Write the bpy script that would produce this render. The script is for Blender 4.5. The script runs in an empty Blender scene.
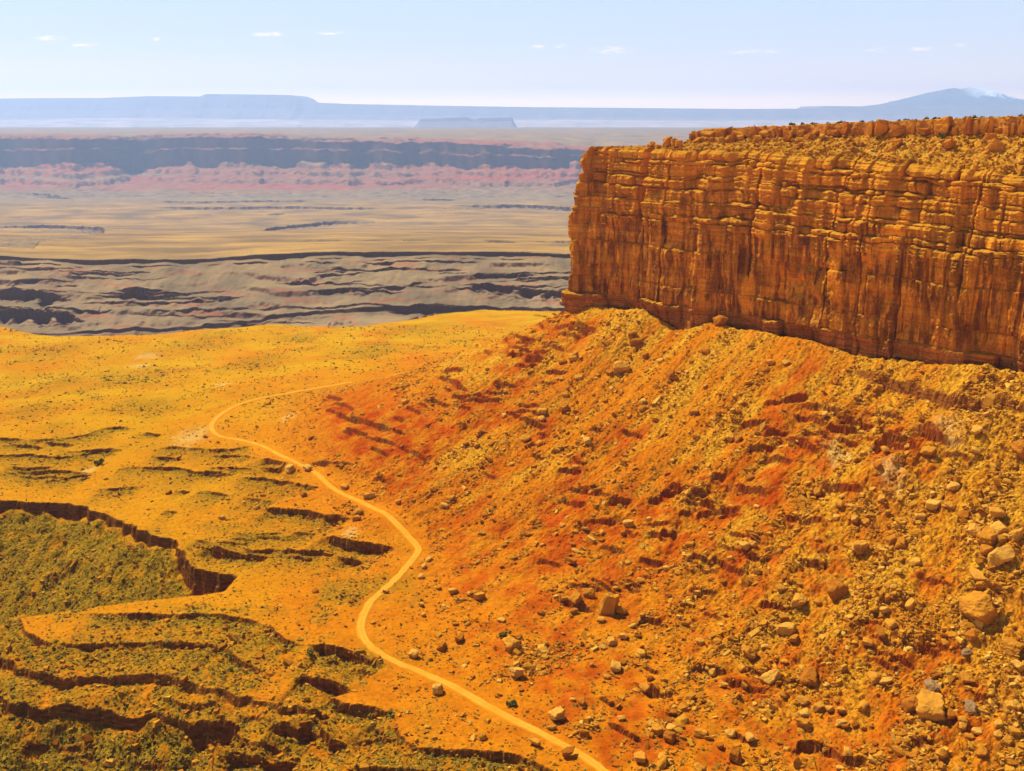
import bpy, math, random
import numpy as np

random.seed(7)
RNG = np.random.default_rng(11)
R = math.radians
scene = bpy.context.scene
COL = scene.collection

# ------------------------------------------------------------------ camera
W_, H_ = 1024, 771
F = 1098.0                        # focal length in pixels
CX, CY, HORIZON = 512.0, 385.5, 115.0
PITCH = math.atan((CY - HORIZON) / F)
SP, CP = math.sin(PITCH), math.cos(PITCH)
cam = bpy.data.cameras.new('camera')
cam_o = bpy.data.objects.new('camera', cam)
COL.objects.link(cam_o)
cam.sensor_width = 36.0
cam.lens = 36.0 * F / W_
cam.clip_start = 0.5
cam.clip_end = 150000.0
cam_o.location = (0, 0, 0)
cam_o.rotation_euler = (math.pi / 2 - PITCH, 0, 0)
scene.camera = cam_o

# ------------------------------------------------------------------ light
SUN_EL = R(56)
SUN_H = np.array([-0.74, 0.673]); SUN_H /= np.linalg.norm(SUN_H)
SKY_STRENGTH = 0.06
SUN_STRENGTH = 5.0
HORIZON_LOW = (50.0, 30.0, 14.0); HORIZON_HIGH = (7.0, 8.5, 10.2); CLOUD_COL = (15.0, 12.6, 12.2)
world = bpy.data.worlds.new('World'); scene.world = world
world.use_nodes = True
wn = world.node_tree; wn.nodes.clear()
sky = wn.nodes.new('ShaderNodeTexSky'); sky.sky_type = 'NISHITA'; sky.sun_disc = False
sky.sun_elevation = SUN_EL
sky.sun_rotation = math.atan2(SUN_H[0], SUN_H[1])
sky.altitude = 1500; sky.air_density = 1.0; sky.dust_density = 2.5; sky.ozone_density = 1.0
bg = wn.nodes.new('ShaderNodeBackground'); bg.inputs['Strength'].default_value = SKY_STRENGTH
wo = wn.nodes.new('ShaderNodeOutputWorld')
def wmath(op, a, b=None, c=None):
    n = wn.nodes.new('ShaderNodeMath'); n.operation = op
    for i, x in enumerate((a, b, c)):
        if x is None: continue
        if isinstance(x, (int, float)): n.inputs[i].default_value = x
        else: wn.links.new(x, n.inputs[i])
    return n.outputs[0]
def wmix(f, a, b):
    n = wn.nodes.new('ShaderNodeMix'); n.data_type = 'RGBA'; n.clamp_factor = True
    for i, x in ((0, f), (6, a), (7, b)):
        if isinstance(x, (int, float)): n.inputs[i].default_value = x
        elif isinstance(x, tuple): n.inputs[i].default_value = (*x, 1)
        else: wn.links.new(x, n.inputs[i])
    return n.outputs[2]
def wrange(x, a, b, c=0.0, d=1.0, kind='SMOOTHSTEP'):
    n = wn.nodes.new('ShaderNodeMapRange'); n.interpolation_type = kind
    for i, q in ((1, a), (2, b), (3, c), (4, d)): n.inputs[i].default_value = q
    wn.links.new(x, n.inputs[0]); return n.outputs[0]
wtc = wn.nodes.new('ShaderNodeTexCoord'); wsep = wn.nodes.new('ShaderNodeSeparateXYZ'); wn.links.new(wtc.outputs['Generated'], wsep.inputs[0])
el = wsep.outputs['Z']
low = wmix(wmath('POWER', 2.718, wmath('MULTIPLY', wmath('MAXIMUM', el, 0.012), -50.0)), HORIZON_HIGH, HORIZON_LOW)
skyc = wmix(wrange(el, 0.07, 0.24), low, sky.outputs[0])
# small fair weather clouds, given by their direction (x/y, z/y) and angular half sizes
CLOUDS = [(613, 50, 27, 5.0), (754, 52, 34, 3.0), (50, 38, 19, 3.4), (84, 45, 19, 2.8), (266, 34, 22, 3.0), (330, 33, 18, 2.6), (538, 47, 8, 2.5), (560, 46, 7, 3.0),
          (877, 50, 13, 3.0), (922, 49, 20, 2.6), (960, 45, 8, 2.4), (155, 39, 7, 2.2), (60, 76, 34, 5.0), (10, 73, 18, 5.0), (395, 70, 10, 2.4), (330, 86, 24, 3.5), (560, 86, 60, 4.0)]
az = wmath('DIVIDE', wsep.outputs['X'], wsep.outputs['Y']); ele = wmath('DIVIDE', el, wsep.outputs['Y'])
wcomb = wn.nodes.new('ShaderNodeCombineXYZ'); wn.links.new(az, wcomb.inputs[0]); wn.links.new(wmath('MULTIPLY', ele, 3.5), wcomb.inputs[1])
wnoise = wn.nodes.new('ShaderNodeTexNoise'); wnoise.inputs['Scale'].default_value = 95.0; wnoise.inputs['Detail'].default_value = 5; wnoise.inputs['Roughness'].default_value = 0.6
wn.links.new(wcomb.outputs[0], wnoise.inputs['Vector'])
total = None
for cu, cv_, hw, hh_ in CLOUDS:
    ca = (cu - CX) / F; cb = (CY - cv_) / F; yy = CP + cb * SP
    dx = wmath('MULTIPLY', wmath('SUBTRACT', az, ca / yy), F / hw); dy = wmath('MULTIPLY', wmath('SUBTRACT', ele, (-SP + cb * CP) / yy), F / hh_)
    q_ = wmath('SUBTRACT', 1.0, wmath('ADD', wmath('MULTIPLY', dx, dx), wmath('MULTIPLY', dy, dy)))
    q_ = wmath('MAXIMUM', q_, 0.0)
    q_ = wmath('MULTIPLY', q_, 0.55 if cv_ > 60 else 1.0)
    total = q_ if total is None else wmath('MAXIMUM', total, q_)
ahead = wmath('GREATER_THAN', wsep.outputs['Y'], 0.0)
cl = wmath('MULTIPLY', wmath('MULTIPLY', total, wrange(wnoise.outputs['Fac'], 0.30, 0.74)), ahead)
skyc = wmix(wrange(cl, 0.0, 0.8), skyc, CLOUD_COL)
wn.links.new(skyc, bg.inputs[0]); wn.links.new(bg.outputs[0], wo.inputs[0])
sun = bpy.data.lights.new('sun', 'SUN'); sun.energy = SUN_STRENGTH; sun.angle = R(0.5)
sun.color = (1.0, 0.94, 0.84)
sun_o = bpy.data.objects.new('sun', sun); COL.objects.link(sun_o)
sun_o.rotation_mode = 'QUATERNION'
from mathutils import Vector
sdir = Vector((SUN_H[0] * math.cos(SUN_EL), SUN_H[1] * math.cos(SUN_EL), math.sin(SUN_EL)))
sun_o.rotation_quaternion = sdir.to_track_quat('Z', 'Y')
sun_o.location = (0, 0, 600)
scene.view_settings.view_transform = 'Standard'
scene.view_settings.look = 'None'
scene.view_settings.exposure = 0.74
scene.view_settings.gamma = 1.0
scene.render.engine = 'CYCLES'
scene.cycles.max_bounces = 6
scene.cycles.diffuse_bounces = 3
scene.cycles.volume_bounces = 1

HAZE_DENSITY = 2.75e-5
HAZE_COLOR = (0.43, 0.64, 1.0)

# ------------------------------------------------------------------ helpers
def tag(o, label=None, cat=None, group=None, kind=None):
    if label: o['label'] = label
    if cat: o['category'] = cat
    if group: o['group'] = group
    if kind: o['kind'] = kind
    return o

def mesh_from(name, V, quads=None, tris=None, smooth=False, mats=(), attrs=None, cattrs=None):
    me = bpy.data.meshes.new(name)
    V = np.asarray(V, dtype=np.float32)
    nq = 0 if quads is None else len(quads)
    nt = 0 if tris is None else len(tris)
    me.vertices.add(len(V)); me.vertices.foreach_set('co', V.ravel())
    loops = []
    if nq: loops.append(np.asarray(quads, dtype=np.int32).ravel())
    if nt: loops.append(np.asarray(tris, dtype=np.int32).ravel())
    loops = np.concatenate(loops)
    me.loops.add(len(loops)); me.loops.foreach_set('vertex_index', loops)
    starts = np.concatenate([np.arange(nq) * 4, nq * 4 + np.arange(nt) * 3]).astype(np.int32)
    me.polygons.add(nq + nt); me.polygons.foreach_set('loop_start', starts)
    me.polygons.foreach_set('use_smooth', np.full(nq + nt, smooth, dtype=bool))
    for m in mats: me.materials.append(m)
    me.update(calc_edges=True)
    for k, a in (attrs or {}).items():
        at = me.attributes.new(k, 'FLOAT', 'POINT')
        at.data.foreach_set('value', np.asarray(a, dtype=np.float32).ravel())
    return me

def add_obj(name, me):
    o = bpy.data.objects.new(name, me); COL.objects.link(o); return o

def smooth01(x):
    x = np.clip(x, 0, 1); return x * x * (3 - 2 * x)

_perm = np.random.default_rng(5).permutation(256).astype(np.int32)
_perm = np.concatenate([_perm, _perm])
_ga = np.random.default_rng(6).uniform(0, 2 * np.pi, 256)
_gx, _gy = np.cos(_ga).astype(np.float32), np.sin(_ga).astype(np.float32)
_g3 = np.random.default_rng(8).normal(size=(256, 3)); _g3 = (_g3 / np.linalg.norm(_g3, axis=1)[:, None]).astype(np.float32)

def noise2(x, y, seed=0):
    x = np.asarray(x, dtype=np.float32) + np.float32(seed * 17.31); y = np.asarray(y, dtype=np.float32) + np.float32(seed * 9.77)
    xi = np.floor(x); yi = np.floor(y); fx = x - xi; fy = y - yi
    xi = xi.astype(np.int32) & 255; yi = yi.astype(np.int32) & 255
    u = fx * fx * fx * (fx * (fx * 6 - 15) + 10); v = fy * fy * fy * (fy * (fy * 6 - 15) + 10)
    def g(ix, iy, dx, dy):
        h = _perm[_perm[ix & 255] + (iy & 255)]
        return _gx[h] * dx + _gy[h] * dy
    a = g(xi, yi, fx, fy); b = g(xi + 1, yi, fx - 1, fy)
    c = g(xi, yi + 1, fx, fy - 1); d = g(xi + 1, yi + 1, fx - 1, fy - 1)
    return 1.5 * (a + u * (b - a) + v * (c - a + u * (a - b - c + d)))

def fbm2(x, y, oct=4, seed=0, gain=0.5):
    t = 0; a = 1.0; f = 1.0
    for i in range(oct):
        t = t + a * noise2(x * f, y * f, seed + i); a *= gain; f *= 2.03
    return t

def noise3(x, y, z, seed=0):
    x = np.asarray(x, dtype=np.float32) + np.float32(seed * 13.7); y = np.asarray(y, dtype=np.float32); z = np.asarray(z, dtype=np.float32)
    xi = np.floor(x); yi = np.floor(y); zi = np.floor(z)
    fx, fy, fz = x - xi, y - yi, z - zi
    xi = xi.astype(np.int32) & 255; yi = yi.astype(np.int32) & 255; zi = zi.astype(np.int32) & 255
    f = lambda t: t * t * t * (t * (t * 6 - 15) + 10)
    u, v, w = f(fx), f(fy), f(fz)
    def g(i, j, k):
        h = _perm[_perm[_perm[(xi + i) & 255] + ((yi + j) & 255)] + ((zi + k) & 255)]
        gr = _g3[h]
        return gr[..., 0] * (fx - i) + gr[..., 1] * (fy - j) + gr[..., 2] * (fz - k)
    l = lambda t, a, b: a + t * (b - a)
    return 1.5 * l(w, l(v, l(u, g(0, 0, 0), g(1, 0, 0)), l(u, g(0, 1, 0), g(1, 1, 0))),
                   l(v, l(u, g(0, 0, 1), g(1, 0, 1)), l(u, g(0, 1, 1), g(1, 1, 1))))

def fbm3(x, y, z, oct=4, seed=0, gain=0.5):
    t = 0; a = 1.0; f = 1.0
    for i in range(oct):
        t = t + a * noise3(x * f, y * f, z * f, seed + i); a *= gain; f *= 2.03
    return t

def ray(u, v):
    """pixel of the photograph -> (x/y, z/y) of the viewing ray"""
    a = (u - CX) / F; b = (CY - v) / F
    y = CP + b * SP
    return a / y, (-SP + b * CP) / y

# ------------------------------------------------------------------ materials
class NT:
    def __init__(self, name, rough=0.95):
        self.m = bpy.data.materials.new(name); self.m.use_nodes = True
        self.t = self.m.node_tree; self.t.nodes.clear()
        self.out = self.t.nodes.new('ShaderNodeOutputMaterial')
        self.b = self.t.nodes.new('ShaderNodeBsdfPrincipled')
        self.b.inputs['Roughness'].default_value = rough
        self.b.inputs['Specular IOR Level'].default_value = 0.0
        self.t.links.new(self.b.outputs[0], self.out.inputs[0])
        self.tc = self.t.nodes.new('ShaderNodeTexCoord')
        self.geo = self.t.nodes.new('ShaderNodeNewGeometry')
    def link(self, a, b): self.t.links.new(a, b)
    def coord(self, sx=1, sy=1, sz=1):
        mp = self.t.nodes.new('ShaderNodeMapping'); mp.inputs['Scale'].default_value = (sx, sy, sz)
        self.link(self.tc.outputs['Object'], mp.inputs[0]); return mp.outputs[0]
    def noise(self, scale, detail=4, rough=0.55, vec=None, dist=0.0):
        n = self.t.nodes.new('ShaderNodeTexNoise'); n.inputs['Scale'].default_value = scale
        n.inputs['Detail'].default_value = detail; n.inputs['Roughness'].default_value = rough
        n.inputs['Distortion'].default_value = dist
        self.link(vec if vec is not None else self.tc.outputs['Object'], n.inputs['Vector']); return n.outputs['Fac']
    def voronoi(self, scale, vec=None, out='Distance', rnd=1.0):
        n = self.t.nodes.new('ShaderNodeTexVoronoi'); n.inputs['Scale'].default_value = scale
        n.inputs['Randomness'].default_value = rnd
        self.link(vec if vec is not None else self.tc.outputs['Object'], n.inputs['Vector']); return n.outputs[out]
    def attr(self, name):
        n = self.t.nodes.new('ShaderNodeAttribute'); n.attribute_name = name; return n.outputs['Fac']
    def rng(self, x, a, b, c=0.0, d=1.0):
        n = self.t.nodes.new('ShaderNodeMapRange'); n.inputs[1].default_value = a; n.inputs[2].default_value = b
        n.inputs[3].default_value = c; n.inputs[4].default_value = d; self.link(x, n.inputs[0]); return n.outputs[0]
    def math(self, op, a, b=None):
        n = self.t.nodes.new('ShaderNodeMath'); n.operation = op
        for i, x in enumerate((a, b)):
            if x is None: continue
            if isinstance(x, (int, float)): n.inputs[i].default_value = x
            else: self.link(x, n.inputs[i])
        return n.outputs[0]
    def mix(self, fac, a, b, mode='MIX'):
        n = self.t.nodes.new('ShaderNodeMix'); n.data_type = 'RGBA'; n.blend_type = mode; n.clamp_factor = True
        for i, x in ((0, fac), (6, a), (7, b)):
            if isinstance(x, (int, float)): n.inputs[i].default_value = x
            elif isinstance(x, tuple): n.inputs[i].default_value = (*x, 1) if len(x) == 3 else x
            else: self.link(x, n.inputs[i])
        return n.outputs[2]
    def ramp(self, fac, stops):
        n = self.t.nodes.new('ShaderNodeValToRGB'); e = n.color_ramp.elements
        while len(e) < len(stops): e.new(0.5)
        for el, (p, c) in zip(e, stops): el.position = p; el.color = (*c, 1)
        self.link(fac, n.inputs[0]); return n.outputs[0]
    def bump(self, h, strength=0.5, dist=1.0):
        n = self.t.nodes.new('ShaderNodeBump'); n.inputs['Strength'].default_value = strength; n.inputs['Distance'].default_value = dist
        self.link(h, n.inputs['Height']); self.link(n.outputs[0], self.b.inputs['Normal'])
    def color(self, c): self.link(c, self.b.inputs['Base Color']); return self.m

def mat_ground():
    n = NT('desert_ground')
    big = n.noise(0.012, 5); mid = n.noise(0.09, 5, 0.6); fine = n.noise(0.6, 4, 0.65)
    c_or = n.mix(n.rng(mid, 0.35, 0.65), (0.40, 0.112, 0.002), (0.46, 0.150, 0.003))
    c_ye = n.mix(n.rng(big, 0.4, 0.62), (0.43, 0.222, 0.004), (0.40, 0.170, 0.003))
    c = n.mix(n.attr('grass'), c_or, c_ye)
    # red siltstone exposures
    c_red = n.mix(n.rng(mid, 0.38, 0.62), (0.29, 0.034, 0.001), (0.40, 0.070, 0.002))
    c = n.mix(n.attr('red'), c, c_red)
    # tan sandstone rubble veneer
    c_tan = n.mix(n.rng(fine, 0.35, 0.65), (0.37, 0.150, 0.005), (0.52, 0.255, 0.013))
    c = n.mix(n.attr('tan'), c, c_tan)
    # sparse grey green scrub on the ledgy slopes
    c_gr = n.mix(n.rng(n.noise(0.75, 5, 0.75), 0.40, 0.60), (0.105, 0.072, 0.006), (0.33, 0.180, 0.006))
    c = n.mix(n.attr('green'), c, c_gr)
    # far gorge slopes: dull tan grey, colour made greyer to imitate haze, red beds
    c_far = n.mix(n.rng(n.noise(0.008, 6, 0.65), 0.38, 0.62), (0.160, 0.113, 0.062), (0.270, 0.178, 0.082))
    c_far = n.mix(n.math('MULTIPLY', n.attr('redfar'), 0.9), c_far, (0.32, 0.075, 0.035))
    c = n.mix(n.attr('far'), c, c_far)
    c = n.mix(n.attr('flatfar'), c, n.mix(n.rng(n.noise(0.0024, 7, 0.68), 0.40, 0.70), (0.16, 0.100, 0.045), (0.42, 0.235, 0.055)))
    # rock on steep faces
    c_rock = n.mix(n.rng(n.noise(0.25, 4, 0.6, n.coord(1, 1, 4)), 0.35, 0.65), (0.13, 0.035, 0.006), (0.28, 0.095, 0.012))
    c_rock = n.mix(n.attr('red'), c_rock, n.mix(n.rng(mid, 0.35, 0.65), (0.17, 0.026, 0.003), (0.27, 0.050, 0.004)))
    c_rock = n.mix(n.attr('far'), c_rock, (0.125, 0.060, 0.034))  # far rims coloured darker to stand in for shade on their faces
    c = n.mix(n.attr('rock'), c, c_rock)
    # pale bare patches
    c = n.mix(n.attr('pale'), c, (0.50, 0.32, 0.09))
    v = n.rng(fine, 0.25, 0.75, 0.72, 1.22)
    c = n.mix(1.0, c, v, 'MULTIPLY')
    # speckle: low tufts
    sp = n.rng(n.voronoi(0.28), 0.12, 0.26)
    spm = n.math('MULTIPLY', n.math('SUBTRACT', 1.0, sp), n.math('MULTIPLY', n.rng(n.noise(0.03, 3), 0.40, 0.62, 0.0, 0.85), n.math('SUBTRACT', 1.0, n.attr('far'))))
    c = n.mix(spm, c, (0.17, 0.095, 0.006))
    hgt = n.math('ADD', n.math('MULTIPLY', fine, 0.9), n.math('MULTIPLY', n.noise(2.2, 3, 0.6), 0.35))
    n.bump(hgt, 0.55, 1.4)
    return n.color(c)

def mat_cliff():
    n = NT('cliff_sandstone')
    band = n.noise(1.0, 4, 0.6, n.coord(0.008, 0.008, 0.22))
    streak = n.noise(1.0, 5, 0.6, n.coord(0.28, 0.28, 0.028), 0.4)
    patch = n.noise(0.05, 5, 0.6)
    fine = n.noise(0.9, 5, 0.7)
    c = n.ramp(band, [(0.25, (0.40, 0.120, 0.008)), (0.42, (0.56, 0.220, 0.013)), (0.55, (0.47, 0.145, 0.009)), (0.7, (0.60, 0.260, 0.018))])
    sep = n.t.nodes.new('ShaderNodeSeparateXYZ'); n.link(n.tc.outputs['Object'], sep.inputs[0])
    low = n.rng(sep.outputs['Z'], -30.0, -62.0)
    varn_shade = n.math('MULTIPLY', n.rng(streak, 0.43, 0.57), n.rng(low, 0, 1, 0.25, 0.85))
    varn_shade = n.math('MULTIPLY', varn_shade, n.rng(patch, 0.3, 0.55, 0.35, 1.0))
    c = n.mix(varn_shade, c, (0.095, 0.022, 0.006))  # desert varnish, its colour darkened further to give the wall a shadow tone
    c = n.mix(n.math('MULTIPLY', n.rng(n.noise(1.0, 4, 0.6, n.coord(0.16, 0.16, 0.02)), 0.64, 0.72), n.math('MULTIPLY', low, 0.45)), c, (0.58, 0.33, 0.07))
    shale = n.mix(n.rng(n.noise(1.0, 3, 0.6, n.coord(0.03, 0.03, 1.3)), 0.4, 0.6), (0.22, 0.06, 0.012), (0.36, 0.13, 0.02))
    c = n.mix(n.rng(n.math('ADD', sep.outputs['Z'], n.math('MULTIPLY', patch, 6.0)), -104.0, -107.5), c, shale)
    vo = n.t.nodes.new('ShaderNodeTexVoronoi'); vo.inputs['Scale'].default_value = 1.0; n.link(n.coord(0.11, 0.11, 0.075), vo.inputs['Vector'])
    sc_ = n.t.nodes.new('ShaderNodeSeparateColor'); n.link(vo.outputs['Color'], sc_.inputs[0])
    c = n.mix(1.0, c, n.rng(sc_.outputs[0], 0, 1, 0.72, 1.22), 'MULTIPLY')
    # dust on ledges
    sn = n.t.nodes.new('ShaderNodeSeparateXYZ'); n.link(n.geo.outputs['True Normal'], sn.inputs[0])
    c = n.mix(n.rng(sn.outputs['Z'], 0.45, 0.8, 0.0, 0.9), c, n.mix(n.rng(fine, 0.4, 0.6), (0.48, 0.235, 0.014), (0.38, 0.155, 0.010)))
    c = n.mix(1.0, c, n.rng(fine, 0.25, 0.75, 0.70, 1.2), 'MULTIPLY')
    n.bump(n.math('ADD', n.math('MULTIPLY', fine, 0.8), n.math('MULTIPLY', n.noise(3.0, 3, 0.6), 0.25)), 0.6, 0.9)
    return n.color(c)

def mat_mesatop():
    n = NT('bench_rubble')
    fine = n.noise(0.7, 5, 0.7); mid = n.noise(0.12, 4)
    c = n.mix(n.rng(fine, 0.38, 0.62), (0.32, 0.12, 0.008), (0.49, 0.235, 0.018))
    c = n.mix(n.rng(mid, 0.5, 0.68, 0, 0.6), c, (0.36, 0.24, 0.03))
    c = n.mix(n.attr('rock'), c, n.mix(n.rng(n.noise(0.3, 4, 0.6, n.coord(1, 1, 3)), 0.35, 0.65), (0.26, 0.08, 0.012), (0.48, 0.19, 0.025)))
    n.bump(fine, 0.6, 1.2)
    return n.color(c)

def mat_rock(name, ca, cb, cc, attr=False):
    n = NT(name)
    fine = n.noise(1.1, 5, 0.65)
    if attr: r = n.attr('tint')
    else:
        oi = n.t.nodes.new('ShaderNodeObjectInfo'); r = oi.outputs['Random']
    c = n.ramp(r, [(0.0, ca), (0.5, cb), (1.0, cc)])
    c = n.mix(1.0, c, n.rng(fine, 0.25, 0.75, 0.66, 1.2), 'MULTIPLY')
    if not attr:
        c = n.mix(n.rng(n.noise(0.35, 4, 0.6, n.coord(1, 1, 2.2)), 0.52, 0.66, 0, 0.6), c, (0.18, 0.055, 0.008))
        n.bump(fine, 0.5, 0.6)
    return n.color(c)

def mat_road():
    n = NT('packed_dirt')
    fine = n.noise(0.8, 4)
    c = n.mix(n.rng(fine, 0.35, 0.65), (0.46, 0.195, 0.012), (0.52, 0.235, 0.018))
    c = n.mix(n.rng(n.attr('edge'), 0.55, 1.0, 0.0, 0.75), c, (0.43, 0.14, 0.004))
    c = n.mix(n.attr('rut'), c, (0.56, 0.29, 0.03))
    c = n.mix(n.rng(n.noise(0.09, 4, 0.7), 0.45, 0.7, 0, 0.55), c, (0.43, 0.150, 0.005))
    n.bump(fine, 0.2, 0.3)
    return n.color(c)

def mat_leaf(name, ca, cb):
    n = NT(name)
    c = n.ramp(n.attr('tint'), [(0.0, ca), (1.0, cb)])
    return n.color(c)

def mat_plain(name, ca, cb, scale, vec=(1, 1, 1)):
    n = NT(name)
    c = n.mix(n.rng(n.noise(scale, 5, 0.6, n.coord(*vec)), 0.35, 0.65), ca, cb)
    return n.color(c)

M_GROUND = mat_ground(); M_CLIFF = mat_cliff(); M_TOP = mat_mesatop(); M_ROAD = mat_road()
M_BOULDER = mat_rock('sandstone_boulder', (0.30, 0.09, 0.006), (0.46, 0.185, 0.014), (0.54, 0.275, 0.04))
M_BOULDER_G = mat_rock('grey_boulder', (0.20, 0.11, 0.04), (0.28, 0.16, 0.06), (0.24, 0.13, 0.05))
M_CAP = mat_rock('caprock_sandstone', (0.33, 0.095, 0.008), (0.43, 0.15, 0.012), (0.48, 0.20, 0.02))
M_RUBBLE = mat_rock('rubble_stone', (0.26, 0.075, 0.005), (0.44, 0.185, 0.011), (0.56, 0.30, 0.045), True)
M_SCRUB = mat_leaf('scrub_leaves', (0.060, 0.040, 0.007), (0.20, 0.13, 0.014))
M_JUNIPER = mat_leaf('juniper_leaves', (0.03, 0.045, 0.012), (0.09, 0.10, 0.02))
M_BARK = mat_plain('bark', (0.10, 0.06, 0.03), (0.18, 0.11, 0.06), 3.0)

# ------------------------------------------------------------------ mesa plan
ZB = -117.0                                   # foot of the great cliff
P0 = np.array([36.0, 694.0])                  # its left corner
T1, S1 = ray(1024, 379); YR = ZB / S1
P1 = np.array([T1 * YR, YR])
DIR = (P1 - P0) / np.linalg.norm(P1 - P0)
NOUT = np.array([DIR[1], -DIR[0]])            # points left and towards the viewer
if NOUT[0] > 0: NOUT = -NOUT
BDIR = np.array([0.80, 0.60]); BDIR /= np.linalg.norm(BDIR)
POLY = np.array([P0 + BDIR * 700, P0, P0 + DIR * 1150, P0 + DIR * 1150 + (900, 700), P0 + BDIR * 700 + (800, 0)])

def inside_poly(x, y, P):
    r = np.zeros(np.shape(x), dtype=bool)
    n = len(P)
    for i in range(n):
        x1, y1 = P[i]; x2, y2 = P[(i + 1) % n]
        c = ((y1 > y) != (y2 > y)) & (x < (x2 - x1) * (y - y1) / (y2 - y1 + 1e-9) + x1)
        r ^= c
    return r

def seg_info(x, y, pts):
    """distance, side (positive on the right hand), arc position of the nearest point of a polyline, its end flag"""
    best = np.full(np.shape(x), 1e9, dtype=np.float32); side = np.zeros_like(best); arc = np.zeros_like(best)
    acc = 0.0
    for i in range(len(pts) - 1):
        a = pts[i]; b = pts[i + 1]; d = b - a; L = float(np.hypot(*d)) + 1e-9; d = d / L
        px, py = x - a[0], y - a[1]
        t = np.clip(px * d[0] + py * d[1], 0, L)
        qx, qy = px - t * d[0], py - t * d[1]
        dist = np.sqrt(qx * qx + qy * qy)
        m = dist < best
        best = np.where(m, dist, best)
        side = np.where(m, np.sign(py * d[0] - px * d[1]) * -1.0, side)
        arc = np.where(m, acc + t, arc)
        acc += L
    return best, side, arc, acc

# ------------------------------------------------------------------ the ground as one height field
cols_t = np.concatenate([np.linspace(-0.95, -0.62, 40)[:-1], np.linspace(-0.62, 0.64, 1500), np.linspace(0.64, 0.95, 36)[1:]]).astype(np.float32)
rows_y = np.concatenate([np.linspace(160, 262, 60)[:-1], np.linspace(262, 640, 960)[:-1], np.linspace(640, 860, 300)[:-1],
                         np.linspace(860, 1600, 300)[:-1], np.linspace(1600, 2280, 110)[:-1], np.linspace(2280, 2800, 330)[:-1], np.linspace(2800, 6200, 330)[:-1], np.linspace(6200, 11800, 260)[:-1], np.linspace(11800, 15200, 280)[:-1],
                         np.linspace(15200, 42000, 90)]).astype(np.float32)
NR, NC = len(rows_y), len(cols_t)
Yg = np.repeat(rows_y[:, None], NC, axis=1)
Xg = Yg * cols_t[None, :]

def curve(px):
    """pixel polyline -> slope z/y for every column"""
    t, s = zip(*[ray(u, v) for u, v in px])
    o = np.argsort(t)
    return np.interp(cols_t, np.array(t)[o], np.array(s)[o])

def shelf_z(x, y):
    return -200.0 - np.maximum(0, y - 700.0) * 0.088 - np.maximum(0, 420 - y) * 0.03 + 1.6 * fbm2(x / 90, y / 140, 3, 3) + 5.0 * noise2(x / 260, y / 330, 9) * smooth01((y - 650) / 300)

C0 = curve([(-200, 322), (0, 326), (20, 331), (57, 338), (95, 337), (128, 336), (169, 335), (236, 330), (270, 324), (303, 326), (337, 326), (367, 325), (435, 312), (485, 308), (533, 310), (620, 311), (1300, 315)])
D0 = np.empty(NC)
for j in range(NC):                            # where the near plain breaks off into the gorge
    s = -C0[j]; D0[j] = (200 - 61.6) / (s - 0.088)
D0 = np.clip(D0, 1000, 1650)

Zs = shelf_z(Xg, Yg)
nA = lambda k, f, a: a * np.array(fbm2(cols_t * f, cols_t * 0 + 3.3 * k, 4, k))
cv = lambda *p: curve(p)
c2 = cv((-200, 330), (57, 333), (135, 327), (189, 326), (250, 319), (297, 312), (384, 305), (435, 306), (546, 307), (1300, 310))
c6 = cv((-200, 258), (0, 256), (78, 260), (209, 259), (255, 255), (340, 252), (469, 252), (563, 254), (1300, 256))
D2 = 2350 + 0.15 * (D0 - 1350) + nA(4, 9, 25); D6 = 2690 + nA(2, 5, 35)
c6 = c6 + nA(5, 12, 0.0010) + nA(6, 40, 0.0004)
r6 = np.clip(0.0036 + nA(9, 24, 0.0018), 0.0008, 0.0062)
D2b = D2 + 0.50 * (D6 - D2)
s2b = 0.5 * (c2 + c6) + nA(3, 9, 0.002)
loft = [
    (D0, C0 * D0), (D0 + 12, C0 * D0 - 26), (D0 + 60, C0 * D0 - 52), (0.5 * (D0 + D2), np.minimum(C0 * D0 - 60, (c2 - 0.022) * D2)),
    (D2 - 18, (c2 - 0.006) * D2), (D2 - 2, (c2 - 0.0034) * D2), (D2 + 1, c2 * D2), (D2b, s2b * D2b),
    (D6 - 16, (c6 - r6 - 0.0016) * D6), (D6 - 2, (c6 - r6) * D6), (D6 + 1, c6 * D6),
    (np.full(NC, 7600.0), cv((-200, 227), (1300, 225)) * 7600 + nA(7, 7, 5)),
    (np.full(NC, 9800.0), cv((-200, 208), (1300, 208)) * 9800 + nA(8, 7, 5)),
    (np.full(NC, 11500.0), cv((-200, 198), (1300, 198)) * 11500),
]
top = cv((-200, 137), (0, 135.5), (100, 137), (190, 134.5), (256, 134), (330, 139), (430, 140), (560, 148), (640, 152), (1300, 152))
but = fbm2(cols_t * 22, cols_t * 0, 3, 41, 0.45); but2 = fbm2(cols_t * 9, cols_t * 0 + 5, 3, 47)
Dc = 14400 + 480 * but2 + 300 * but
vb = 162 + 9 * fbm2(cols_t * 20, cols_t * 0 + 2, 4, 52, 0.5)
sb = -(vb - HORIZON) / F * 1.0
Ds = Dc - 830 - 240 * fbm2(cols_t * 36, cols_t * 0 + 8, 3, 57)
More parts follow.
